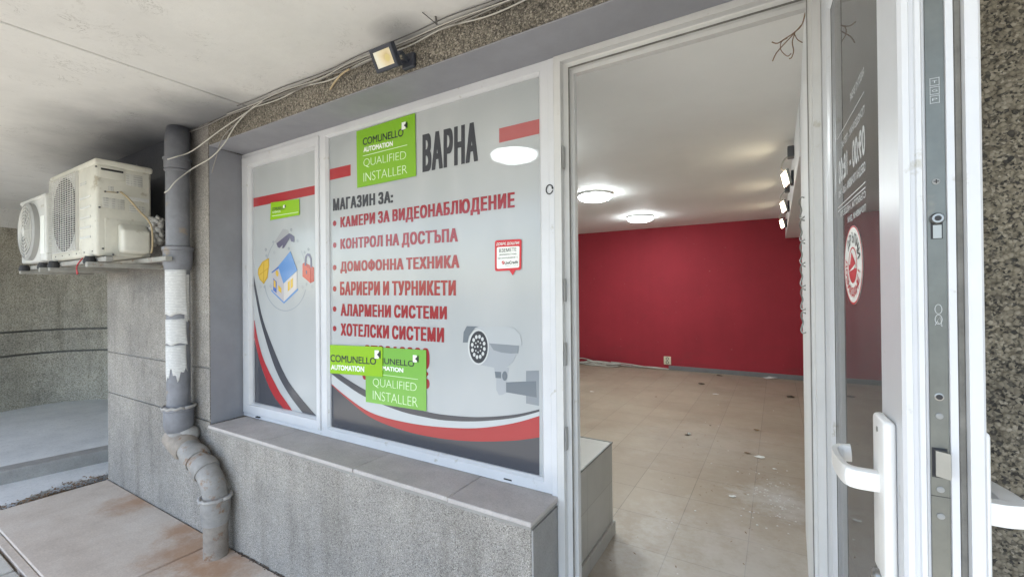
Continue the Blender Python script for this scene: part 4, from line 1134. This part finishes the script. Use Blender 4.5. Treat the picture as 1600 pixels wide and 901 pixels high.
# ------------------------------------------------------------------ heat pumps
ac = empty('outdoor_unit', (-3.93, 1.1, 1.735), 'larger ivory air conditioner outdoor unit nearest the drainpipe', 'air conditioner', 'outdoor units on the wall bracket')
AX0, AX1, AY0, AY1, AZ0, AZ1 = -4.36, -3.5, .962, 1.238, 1.737, 2.325
s = MB(); s.box(AX0, AX1, AY0, AY1, AZ0, AZ1 - .03, .018, 3); s.build('casing', 'ac', ac, smooth='auto')
s = MB(); s.box(AX0 - .006, AX1 + .006, AY0 - .006, AY1 + .006, AZ1 - .04, AZ1, .012, 3); s.build('top_cover', 'ac', ac, smooth='auto')
# fan opening with guard
gx0, gx1, gz0, gz1 = -4.335, -3.80, 1.785, 2.285
fcx, fcz = (gx0 + gx1) / 2, (gz0 + gz1) / 2
s = MB(); s.box(gx0, gx1, AY0 - .002, AY0 + .004, gz0, gz1, .001); s.build('guard_panel', 'ac_white', ac)
s = MB(); s.lathe((fcx, AY0 - .0035, fcz), [(.245, 0), (.24, .0008), (.0, .0008)], 'Y', 40); s.build('fan_opening', 'dark', ac)
fb = MB()
for k in range(3):
    a = R(120 * k + 20); pts = []
    for j in range(9):
        t = -.5 + j / 8; pts.append((fcx + .225 * math.cos(a + t), AY0 - .0065, fcz + .225 * math.sin(a + t)))
    fb.face([(fcx, AY0 - .0062, fcz)] + pts)
fb.lathe((fcx, AY0 - .010, fcz), [(.04, 0), (.05, .004), (.05, .005)], 'Y', 20)
fb.build('fan', 'fan', ac)
s = MB(); k = 0
z = gz0
while z <= gz1 + .001:
    s.box(gx0, gx1, AY0 - .020, AY0 - .0165, z - .0016, z + .0016); z += (gz1 - gz0) / 36
for i in range(12):
    x = gx0 + (gx1 - gx0) * i / 11; s.box(x - .0018, x + .0018, AY0 - .0163, AY0 - .0135, gz0, gz1)
s.box(gx0 - .003, gx0 + .003, AY0 - .0163, AY0, gz0, gz1); s.box(gx1 - .003, gx1 + .003, AY0 - .0163, AY0, gz0, gz1)
s.build('fan_guard', 'ac_wire', ac)
s = MB()
for i in range(5): s.box(-3.77, -3.585, AY0 - .005, AY0 + .002, 1.85 + i * .062, 1.862 + i * .062, .002)
s.build('front_ribs', 'ac_white', ac)
s = MB(); s.box(-3.77, -3.66, AY0 - .0012, AY0, 2.185, 2.205); s.build('name_badge', 'label', ac)
# service side
def SQ(a, b):
    """crop pixel on the service side -> (y, z)"""
    v = on_x(20 + a / 3.754, 200 + b / 3.754, AX1); return v.y, v.z
def side_box(a0, b0, a1, b1, h, name, mt, bev=.002, parent=ac, base=0):
    (ya, za), (yb, zb) = SQ(a0, b0), SQ(a1, b1)
    s = MB(); s.box(AX1 - .002 + base, AX1 + h, min(ya, yb), max(ya, yb), min(za, zb), max(za, zb), bev, 2); return s.build(name, mt, parent, smooth='auto')
side_box(508, 218, 658, 312, .003, 'handle_panel', 'ac', .001)
side_box(516, 232, 648, 268, .0036, 'handle_slot', 'dark', .0005, ac, .003)
side_box(516, 232, 648, 250, .0042, 'handle_lip', 'ac_cover', .0005, ac, .003)
side_box(540, 528, 772, 742, .004, 'service_panel', 'ac', .0015)
side_box(664, 268, 760, 350, .0012, 'rating_label', 'label', .0003)
side_box(525, 405, 655, 480, .0012, 'warning_label', 'label', .0003)
side_box(680, 402, 798, 440, .0012, 'warning_label', 'ac_white', .0003)
side_box(684, 452, 778, 505, .0012, 'warning_label', 'label', .0003)
side_box(560, 340, 592, 372, .0012, 'small_badge', 'label', .0003)
(ya, za), (yb, zb) = SQ(610, 560), SQ(778, 742)
s = MB(); s.box(AX1 + .002, AX1 + .085, ya, yb + .004, min(za, zb), max(za, zb), .02, 3)
for v in s.bm.verts:
    if v.co.z > (za + zb) / 2 + .03 and v.co.x > AX1 + .03: v.co.z -= .035
s.build('valve_cover', 'ac_cover', ac, smooth='auto')
for (a, b) in ((487, 226), (507, 465), (527, 707), (587, 742), (728, 217), (540, 373), (612, 378)):
    y_, z_ = SQ(a, b); s = MB(); s.lathe((AX1, y_, z_), [(.005, 0), (.005, .009), (.003, .010)], 'X', 10); s.build('screw', 'fan', ac)
s = MB()
y0_, z0_ = SQ(532, 373); y1_, z1_ = SQ(615, 380); s.tube([(AX1 + .006, y0_, z0_), (AX1 + .006, y1_, z1_)], .0025, 6)
pth = [SQ(*q) for q in ((628, 374), (668, 420), (715, 490), (755, 545), (775, 600), (778, 700), (770, 738))]
s.tube(smooth_path([(AX1 + .006 + .10 * min(1, i / 3.5), y_, z_) for i, (y_, z_) in enumerate(pth)], 4), .0055, 8)
s.build('supply_cable', 'cable_tan', ac, smooth=True)
s = MB(); rnd = random.Random(3)
yw, zw = SQ(815, 600)
for k in range(7):
    pts = [(AX1 + .03 + .02 * math.sin(k * 2.1 + j) + .01 * rnd.random(), yw + .012 + .028 * math.cos(k * 1.3 + j * .7), zw + .075 - j * .027 + .012 * math.sin(k)) for j in range(7)]
    s.tube(smooth_path(pts, 3), [.013 + .006 * math.sin(i * 1.9 + k) for i in range(19)], 8)
s.build('wrapped_pipes', 'wrap', ac, smooth=True)
s = MB()
for k in range(6):
    x = AX0 + .1 + k * .14; s.lathe((x, AY0 - .003, 1.765), [(.004, 0), (.004, .004)], 'Y', 8)
s.build('front_screws', 'fan', ac)
# smaller unit
a2 = empty('outdoor_unit', (-4.73, 1.08, 1.745), 'smaller white outdoor unit with round fan guard behind the larger one', 'air conditioner', 'outdoor units on the wall bracket')
BX0, BX1, BY0, BY1, BZ0, BZ1 = -5.05, -4.43, .948, 1.2, 1.745, 2.225
s = MB(); s.box(BX0, BX1, BY0, BY1, BZ0, BZ1 - .02, .016, 3); s.build('casing', 'ac_white', a2, smooth='auto')
s = MB(); s.box(BX0 - .005, BX1 + .005, BY0 - .005, BY1 + .005, BZ1 - .03, BZ1, .01, 3); s.build('top_cover', 'ac_white', a2, smooth='auto')
cx2, cz2, r2 = -4.765, 1.975, .212
s = MB(); s.lathe((cx2, BY0, cz2), [(r2, .0), (r2, -.028), (r2 - .02, -.038), (r2 - .022, -.03), (.02, -.03)], 'Y', 48); s.build('fan_shroud', 'disc', a2, smooth='auto')
s = MB()
for r_ in (.035, .06, .085, .11, .135, .16, .185):
    s.tube([(cx2 + r_ * math.cos(k * math.pi / 20), BY0 - .043 + .012 * (r_ / .2) ** 2, cz2 + r_ * math.sin(k * math.pi / 20)) for k in range(41)], .003, 6, False)
for k in range(8):
    a = k * math.pi / 4; s.tube([(cx2 + .03 * math.cos(a), BY0 - .041, cz2 + .03 * math.sin(a)), (cx2 + .195 * math.cos(a), BY0 - .03, cz2 + .195 * math.sin(a))], .003, 6)
s.build('fan_guard', 'ac_wire', a2, smooth=True)
s = MB(); s.lathe((cx2, BY0 - .044, cz2), [(.03, .01), (.03, 0), (.022, -.004)], 'Y', 20); s.build('guard_badge', 'ac_white', a2, smooth='auto')
s = MB(); s.box(-4.54, -4.45, BY0 - .003, BY0, 1.80, 2.07, .001); s.build('side_label', 'ink_white', a2)
s = MB(); s.box(-4.53, -4.46, BY0 - .0012, BY0, 2.13, 2.15); s.build('name_badge', 'label', a2)

br = empty('wall_bracket', (-4.2, 1.2, 1.66), 'painted steel wall bracket with long rails carrying both outdoor units', 'bracket')
for y_, z_ in ((1.0, 1.715), (1.19, 1.715)):
    s = MB(); s.box(-5.15, -3.13 if y_ > 1.1 else -3.42, y_ - .018, y_ + .018, z_ - .014, z_ + .014, .003); s.build('rail', 'bracket', br)
for x in (-5.0, -4.5, -4.28, -3.55):
    s = MB(); s.box(x - .018, x + .018, .93, Y0, 1.668, 1.700, .003); s.build('arm', 'bracket', br)
for x in (-5.0, -4.52, -4.28, -3.58):
    s = MB(); s.lathe((x, .955, 1.69), [(.03, 0), (.033, .012), (.022, .046)], 'Z', 16); s.build('rubber_foot', 'gasket', br, smooth='auto')
s = MB(); s.tube(smooth_path([(-3.78, .975, 1.735), (-3.78, .95, 1.69), (-3.775, .945, 1.66), (-3.785, .95, 1.63)], 4), .004, 6); s.tube([(-3.775, .946, 1.66), (-3.75, .945, 1.635)], .003, 6)
tag(own_origin(s.build('loose_wire', 'cable_red', smooth=True)), 'short pink red wire dangling under the larger outdoor unit', 'wire')

# ------------------------------------------------------------------ flood lamp
fl = empty('floodlight', (-1.31, Y0, 2.50), 'small square dark floodlight with yellowed lens on the lintel', 'floodlight')
q = [on_y(575.3, 79.8, 1.215), on_y(608.8, 65, 1.215), on_y(622, 104, 1.26), on_y(588.4, 115.7, 1.26)]
ctr = sum(q, Vector()) / 4
ux = ((q[1] - q[0]) + (q[2] - q[3])).normalized(); uz = ((q[0] - q[3]) + (q[1] - q[2])); uz = (uz - ux * uz.dot(ux)).normalized(); un = uz.cross(ux)   # un points away from the viewer
hw = ((q[1] - q[0]).length + (q[2] - q[3]).length) / 4; hh = ((q[0] - q[3]).length + (q[1] - q[2]).length) / 4
Fm = Matrix((ux, un, uz)).transposed().to_4x4()
if Fm.to_3x3().determinant() < 0: Fm = Matrix((ux, -un, uz)).transposed().to_4x4()
Fm.translation = ctr
if (Fm.to_3x3() @ Vector((0, 1, 0))).y < 0: pass
def fpart(mb, name, mt, par=None, sm=False):
    mb.move(Fm); return mb.build(name, mt, par or fl, smooth=sm)
s = MB(); s.ring(-hw, hw, -hh, hh, [(.002, .03), (0, .026), (0, .003), (.003, 0), (.013, 0), (.015, .006)]); s.box(-hw + .004, hw - .004, .0262, .032, -hh + .004, hh - .004, .002); hous = fpart(s, 'housing', 'flood_black')
s = MB()
for i in range(7): s.box(-hw + .02 + i * (2 * hw - .04) / 6 - .002, -hw + .02 + i * (2 * hw - .04) / 6 + .002, .032, .048, -hh + .015, hh - .015)
fpart(s, 'cooling_fins', 'flood_black', hous)
ln_o = bpy.data.objects.new('lens', None)
s = MB(); s.box(-hw + .013, hw - .013, .0045, .008, -hh + .013, hh - .013)
lo = s.build('lens', 'lens', None); lo.parent = fl; lo.matrix_local = Matrix.Translation(-Vector(fl.location)) @ Fm
s = MB(); s.lathe((.02, .0042, -.002), [(.013, 0), (.012, -.0004)], 'Y', 20); fpart(s, 'led_chip', 'led_chip', lo) if False else None
chip = s.build('led_chip', 'led_chip', None); chip.parent = lo
bpy.data.objects.remove(ln_o)
s = MB()
mp_ = on_y(640, 96, Y0 - .01); 
s.box(mp_.x - .035, mp_.x + .03, Y0 - .02, Y0 - .001, mp_.z - .03, mp_.z + .03, .003)
e1 = Fm @ Vector((hw + .004, .02, 0)); e2 = Fm @ Vector((hw + .004, .045, 0))
s.tube([e1, e2, (mp_.x, Y0 - .02, mp_.z)], .008, 8)
s.tube([Fm @ Vector((-hw * .2, .03, -.01)), (mp_.x - .02, Y0 - .02, mp_.z)], .007, 8)
s.build('mounting_bracket', 'flood_black', fl)

# ------------------------------------------------------------------ cables on the facade
def cable(pts, r_, mt, name, label, cat='cable', group=None, n=6):
    s = MB(); s.tube(smooth_path(pts, n), r_, 8)
    return tag(own_origin(s.build(name, mt, smooth=True)), label, cat, group)
GC = 'cables clipped along the top of the facade'
zz = SOF - .012
def bundle(dy, dz, sag, ph, x0=-3.3, x1=.6):
    """a cable clipped every 0.5 m or so and sagging a little in between"""
    pts = []; x = x0; i = 0; rn = random.Random(int(ph * 10))
    while x < x1:
        pts.append((x, Y0 - .008 - dy - .01 * rn.random(), zz - dz - (sag * (.5 + .5 * rn.random()) if i % 2 else .004 * rn.random()))); x += .2 + .16 * rn.random(); i += 1
    return pts
cable(bundle(.0, .006, .010, 0), .0034, 'cable_grey', 'facade_cable', 'thick grey cable along the corner under the overhang', 'cable', GC)
cable(bundle(.010, .000, .022, 1.3, -2.75), .0025, 'cable_white', 'facade_cable', 'white cable looping along the corner above the floodlight', 'cable', GC)
cable(bundle(.022, -.006, .010, 2.2, -2.6), .0022, 'cable_dark', 'facade_cable', 'thin dark cable pressed against the overhang', 'cable', GC)
cable(bundle(.0, .016, .030, 3.1, -2.5), .0030, 'cable_white', 'facade_cable', 'lowest pale cable of the bundle beside the floodlight', 'cable', GC)
cable(bundle(.006, .012, .020, 4.4, -2.4), .0026, 'cable_grey', 'facade_cable', 'grey cable wavering through the middle of the bundle', 'cable', GC)
w1 = [(on_y(a, b, Y0 - d)) for a, b, d in ((410, 158, .02), (385, 176, .03), (345, 203, .05), (300, 236, .10), (275, 245, .17), (262, 249, .19))]
cable(w1, .0031, 'cable_white', 'loose_cable', 'upper white cable running from the corner to the drainpipe top', 'cable', 'loose white cables beside the drainpipe')
w2 = [(on_y(a, b, Y0 - d)) for a, b, d in ((398, 165, .02), (370, 193, .03), (350, 225, .04), (330, 246, .06), (300, 264, .1), (275, 283, .18), (264, 296, .2), (257, 301, .21))]
cable(w2, .0031, 'cable_white', 'loose_cable', 'lower white cable drooping across the drainpipe with a loose end', 'cable', 'loose white cables beside the drainpipe')
w3 = [(on_y(a, b, Y0 - d)) for a, b, d in ((372, 190, .025), (348, 215, .03), (338, 245, .03), (331, 270, .03))]
cable(w3, .0026, 'cable_grey', 'loose_cable', 'thin grey cable end hanging over the window reveal corner', 'cable')
w4 = [(on_y(a, b, Y0 - d)) for a, b, d in ((546, 108, .03), (533, 117, .03), (522, 130, .02), (516, 140, .012))]
cable(w4, .0045, 'cable_tan', 'loose_cable', 'short tan cable end hanging left of the floodlight', 'cable')
nl = on_z(680, 26, SOF)
s = MB(); s.tube([(nl.x, nl.y, SOF + .01), (nl.x + .004, nl.y + .004, SOF - .03)], .004, 8); s.tube([(nl.x + .004, nl.y + .004, SOF - .03), (nl.x - .02, nl.y - .05, SOF - .004)], .002, 6)
tag(own_origin(s.build('ceiling_nail', 'cable_dark', smooth=True)), 'small dark nail with a wire stub in the overhang', 'nail')

# ------------------------------------------------------------------ things inside the shop
def ceiling_lamp(x, y, label):
    o = empty('ceiling_lamp', (x, y, ZC), label, 'ceiling lamp', 'round lit ceiling lamps in the shop')
    s = MB(); s.lathe((x, y, ZC), [(.185, 0), (.19, -.012), (.19, -.026), (.18, -.03)], 'Z', 40); s.build('rim', 'white_plastic', o, smooth='auto')
    s = MB(); s.lathe((x, y, ZC - .03), [(.18, .002), (.178, -.012), (.165, -.028), (.13, -.042), (.07, -.050), (.01, -.052)], 'Z', 40); s.build('diffuser', 'lamp', o, smooth='auto')
ceiling_lamp(-1.71, 2.88, 'round lit ceiling lamp seen through the printed window film')
ceiling_lamp(-1.73, 4.67, 'nearer of the two round ceiling lamps seen through the doorway')
ceiling_lamp(-1.71, 6.48, 'farther round ceiling lamp next to the red wall')
for i, (y_, z_, lb) in enumerate(((3.98, 2.34, 'nearest of three small lit spotlights on the white beam'), (5.3, 2.335, 'middle one of three small lit spotlights on the white beam'), (6.6, 2.325, 'farthest small lit spotlight on the white beam beside the red wall'))):
    o = empty('spotlight', (.117, y_, z_), lb, 'spotlight', 'small spotlights along the beam')
    mm = Matrix.Translation((.062, y_, z_)) @ Matrix.Rotation(R(-12), 4, 'Y') @ Matrix.Rotation(R(13), 4, 'Z')
    s = MB(); s.box(.0, .02, -.07, .07, -.06, .06, .004); s.move(mm); s.build('housing', 'steel', o)
    s = MB(); s.box(-.004, -.0005, -.06, .06, -.05, .05, .001); s.move(mm); s.build('led_panel', 'led', o)
    s = MB(); s.box(.085, .116, y_ - .012, y_ + .012, z_ - .01, z_ + .01, .002); s.box(.1, .1165, y_ - .05, y_ + .05, z_ - .05, z_ + .05, .002); s.build('mount', 'flood_black', o)
    s = MB(); s.box(.075, .1165, y_ - .22, y_ - .14, z_ + .11, z_ + .19, .004); s.build('junction_box', 'fan', o)
    s = MB(); s.tube(smooth_path([(.085, y_ - .18, z_ + .13), (.05, y_ - .2, z_ + .09), (.035, y_ - .15, z_ + .05), (.055, y_ - .08, z_ + .045), (.078, y_ - .02, z_ + .02)], 4), .006, 6); s.build('lead', 'cable_white', o, smooth=True)
# curled steel holders on the near wall
for i, py in enumerate((327, 362, 397, 432, 468, 504)):
    yy = 2.42; x_ = .109; zc_ = on_y(1258, py, yy).z
    s = MB()
    pts = [(x_, yy - .05, zc_ + .045), (x_ - .012, yy - .03, zc_ + .05), (x_ - .016, yy, zc_ + .03), (x_ - .008, yy + .02, zc_), (x_ - .016, yy, zc_ - .03), (x_ - .012, yy - .03, zc_ - .045), (x_, yy - .05, zc_ - .04)]
    s.tube(smooth_path(pts, 5), .0032, 8)
    o = own_origin(s.build('wall_hook', 'steel', smooth=True))
    nm = ('topmost', 'second', 'third', 'fourth', 'fifth', 'lowest')[i]
    tag(o, f'{nm} bent steel hook from the top in the column on the white inner wall', 'hook', 'bent steel hooks in a column')
# bare wires by the ceiling
b = on_y(1263, 8, 1.9)
def BP(px, py, y): v = on_y(px, py, y); return (v.x, v.y, v.z)
s = MB()
s.tube(smooth_path([(.115, 1.88, 2.572)] + [BP(*q) for q in ((1256, 30, 1.88), (1250, 42, 1.88), (1240, 52, 1.88), (1228, 60, 1.88), (1215, 68, 1.87), (1206, 66, 1.87))], 4), .0022, 6)
s.tube(smooth_path([(.112, 1.90, 2.572)] + [BP(*q) for q in ((1255, 34, 1.90), (1243, 50, 1.90), (1232, 62, 1.89), (1220, 75, 1.89), (1212, 85, 1.88), (1207, 96, 1.88))], 4), .002, 6)
s.tube(smooth_path([BP(*q) for q in ((1242, 52, 1.88), (1238, 66, 1.87), (1240, 80, 1.87), (1237, 90, 1.86), (1233, 92, 1.86))], 4), .0018, 6)
s.tube(smooth_path([BP(*q) for q in ((1241, 53, 1.89), (1246, 62, 1.89), (1254, 67, 1.89))], 4), .0016, 6)
s.tube(smooth_path([BP(*q) for q in ((1230, 60, 1.88), (1221, 66, 1.87), (1220, 78, 1.87), (1230, 88, 1.87), (1236, 84, 1.87))], 4), .0016, 6)
tag(own_origin(s.build('bare_wires', 'branch', smooth=True)), 'tuft of bare brown wires hanging from the ceiling corner inside the doorway', 'wires')
# socket on the red wall
so = empty('wall_socket', (-1.63, YB, .207), 'cream double wall socket low on the red wall', 'socket')
s = MB(); s.box(-1.69, -1.57, YB - .018, YB - .001, .207, .345, .006, 2); s.build('socket_plate', 'cream_plastic', so, smooth='auto')
for zc_ in (.245, .308):
    s = MB(); s.lathe((-1.63, YB - .019, zc_), [(.026, 0), (.026, .0005)], 'Y', 20); s.build('socket_well', 'fan', so)
    s = MB(); s.lathe((-1.63, YB - .0205, zc_), [(.016, 0), (.016, .0005)], 'Y', 20); s.build('well_core', 'cream_plastic', so)
# heap of white cable along the foot of the red wall
s = MB(); rnd = random.Random(11)
s.tube(smooth_path([(-4.3 + i * .27, YB - .035 - .02 * math.sin(i * 1.9), ZF + .012 + (.008 * (i % 2))) for i in range(11)], 4), .012, 6)
for k in range(9):
    cx_, cy_ = -2.72 + rnd.uniform(-.25, .25), YB - .16 + rnd.uniform(-.05, .05); ra, rb = rnd.uniform(.12, .34), rnd.uniform(.04, .1)
    a0 = rnd.random() * 6
    s.tube([(cx_ + ra * math.cos(a0 + j * .4), cy_ + rb * math.sin(a0 + j * .4), ZF + .012 + .012 * k * .6 + .008 * math.sin(j + k)) for j in range(rnd.randint(10, 17))], .011, 6)
s.tube(smooth_path([(-2.6, YB - .1, ZF + .07), (-2.3, YB - .06, ZF + .05), (-2.0, YB - .09, ZF + .03), (-1.7, YB - .05, ZF + .012)], 5), .010, 6)
s.tube(smooth_path([(-2.9, YB - .12, ZF + .06), (-3.2, YB - .04, ZF + .09), (-3.35, YB - .08, ZF + .03), (-3.1, YB - .2, ZF + .012), (-2.8, YB - .24, ZF + .02)], 5), .009, 6)
tag(own_origin(s.build('cable_heap', 'cable_white', smooth=True)), 'tangle of white cables heaped along the foot of the red wall', 'cable')
# litter on the tiles
def scrap(px, py, size, mt, label, cat, group, seed, flat=.25):
    c = on_z(px, py, ZF); rnd = random.Random(seed); size *= .8 if mt == 'scrap' else .62
    s = MB(); n = 9; pts = []
    for k in range(n):
        a = 2 * math.pi * k / n; r_ = size * rnd.uniform(.5, 1)
        pts.append((c.x + r_ * math.cos(a) * 1.3, c.y + r_ * math.sin(a), ZF + .003 + size * flat * rnd.random()))
    top = (c.x, c.y, ZF + .004 + size * flat * 1.1)
    for k in range(n): s.face([pts[k], pts[(k + 1) % n], top]); s.face([pts[k], pts[(k + 1) % n], (c.x, c.y, ZF + .002)])
    return tag(own_origin(s.build('paper_scrap' if 'paper' in cat else 'dry_leaf', mt)), label, cat, group)
GP, GL = 'paper scraps on the shop floor', 'dry leaves on the shop floor'
scrap(1205, 591, .13, 'scrap', 'long white paper scrap lying by the grey skirting', 'paper', GP, 1, .2)
scrap(1118, 616, .045, 'scrap', 'small white paper scrap in the middle distance of the shop floor', 'paper', GP, 2, .2)
scrap(1188, 714, .05, 'scrap', 'white paper scrap at the right on the shop floor', 'paper', GP, 3, .2)
scrap(1211, 733, .02, 'scrap', 'tiny white paper fleck before the dusty patch', 'paper', GP, 4, .3)
scrap(1145, 776, .025, 'scrap', 'small pale paper fleck left of the dusty patch', 'paper', GP, 5, .3)
scrap(925, 612, .04, 'scrap', 'pale paper sliver at the far left of the shop floor', 'paper', GP, 6, .2)
scrap(1076, 679, .028, 'scrap', 'white paper scrap lying on the dark leaf', 'paper', GP, 7, .9)
scrap(1074, 680, .042, 'leaf_dark', 'dark leaf with a white scrap on it', 'leaf', GL, 8, .3)
scrap(1096, 600, .085, 'leaf_dark', 'dark leaf before the middle of the grey skirting', 'leaf', GL, 9, .3)
scrap(1235, 620, .08, 'leaf_dark', 'dark leaf near the right end of the red wall', 'leaf', GL, 10, .3)
scrap(1182, 672, .045, 'leaf_brown', 'brown leaf at the right of the shop floor', 'leaf', GL, 11, .3)
scrap(1168, 708, .04, 'leaf_brown', 'brown leaf beside the white scrap on the right', 'leaf', GL, 12, .2)
scrap(1025, 620, .028, 'leaf_dark', 'small dark leaf in the left half of the shop floor', 'leaf', GL, 13, .3)
scrap(1110, 665, .02, 'leaf_dark', 'tiny dark leaf in the middle of the shop floor', 'leaf', GL, 14, .3)
scrap(1124, 587, .07, 'leaf_dark', 'dark leaf touching the foot of the grey skirting', 'leaf', GL, 15, .3)
# crumbs and bits of plaster (uncountable)
s = MB(); rnd = random.Random(21)
for k in range(120):
    if k < 95: x, y = rnd.gauss(-.02, .10), rnd.gauss(3.35, .22)
    else: x, y = rnd.uniform(-.7, .1), 1.75 + 4.5 * rnd.random() ** 1.7
    if x > .10: continue
    r_ = rnd.uniform(.0015, .0045)
    s.box(x - r_, x + r_ * 1.4, y - r_, y + r_, ZF, ZF + r_ * .7)
tag(s.build('plaster_crumbs', 'scrap'), 'pale plaster crumbs and dust on the tiled floor', 'rubble', kind='stuff')
s = MB()
for k in range(80):
    x, y = rnd.uniform(-.75, .08), 1.7 + 3.2 * rnd.random() ** 1.6; r_ = rnd.uniform(.003, .008); a = rnd.random() * 3
    dx_, dy_ = r_ * 2 * math.cos(a), r_ * 2 * math.sin(a)
    s.face([(x - dx_, y - dy_, ZF + .002), (x + dy_ * .2, y - dx_ * .2, ZF + .004), (x + dx_, y + dy_, ZF + .002), (x - dy_ * .2, y + dx_ * .2, ZF + .003)])
tag(s.build('leaf_crumbs', 'leaf_brown'), 'brown leaf crumbs scattered inside the doorway', 'litter', kind='stuff')
# dead leaves and grit in the gutter between slab and step
s = MB()
for k in range(900):
    y = rnd.uniform(.55, 1.42); x = -4.78 + rnd.gauss(0, .05) + .06 * math.sin(y * 9)
    if y > .7 and x > -4.69: x = -4.70 - rnd.random() * .05
    r_ = rnd.uniform(.004, .016); a = rnd.random() * 6.3; zz_ = -.045 + rnd.random() * .045
    dx_, dy_ = r_ * math.cos(a), r_ * math.sin(a)
    s.face([(x - dx_, y - dy_, zz_), (x + dy_ * .5, y - dx_ * .5, zz_ + .006 * rnd.random()), (x + dx_, y + dy_, zz_ + .01 * rnd.random()), (x - dy_ * .5, y + dx_ * .5, zz_)])
tag(s.build('dead_leaves', 'leaf_brown'), 'dead leaves and grit in the gutter beside the paving slab', 'leaves', kind='stuff')
s = MB()
for k in range(260):
    x = rnd.uniform(-2.7, -1.2); y = Y0 - abs(rnd.gauss(0, .008)) - .003; r_ = rnd.uniform(.003, .009); a = rnd.random() * 6
    s.face([(x - r_, y - r_ * .5, .003), (x + r_, y, .004 + r_ * .8), (x + r_ * .4, y + r_ * .3, .004 + r_), (x - r_, y + r_ * .4, .005 + r_ * .5)])
tag(s.build('grit', 'leaf_dark'), 'dark grit along the foot of the parapet', 'grit', kind='stuff')
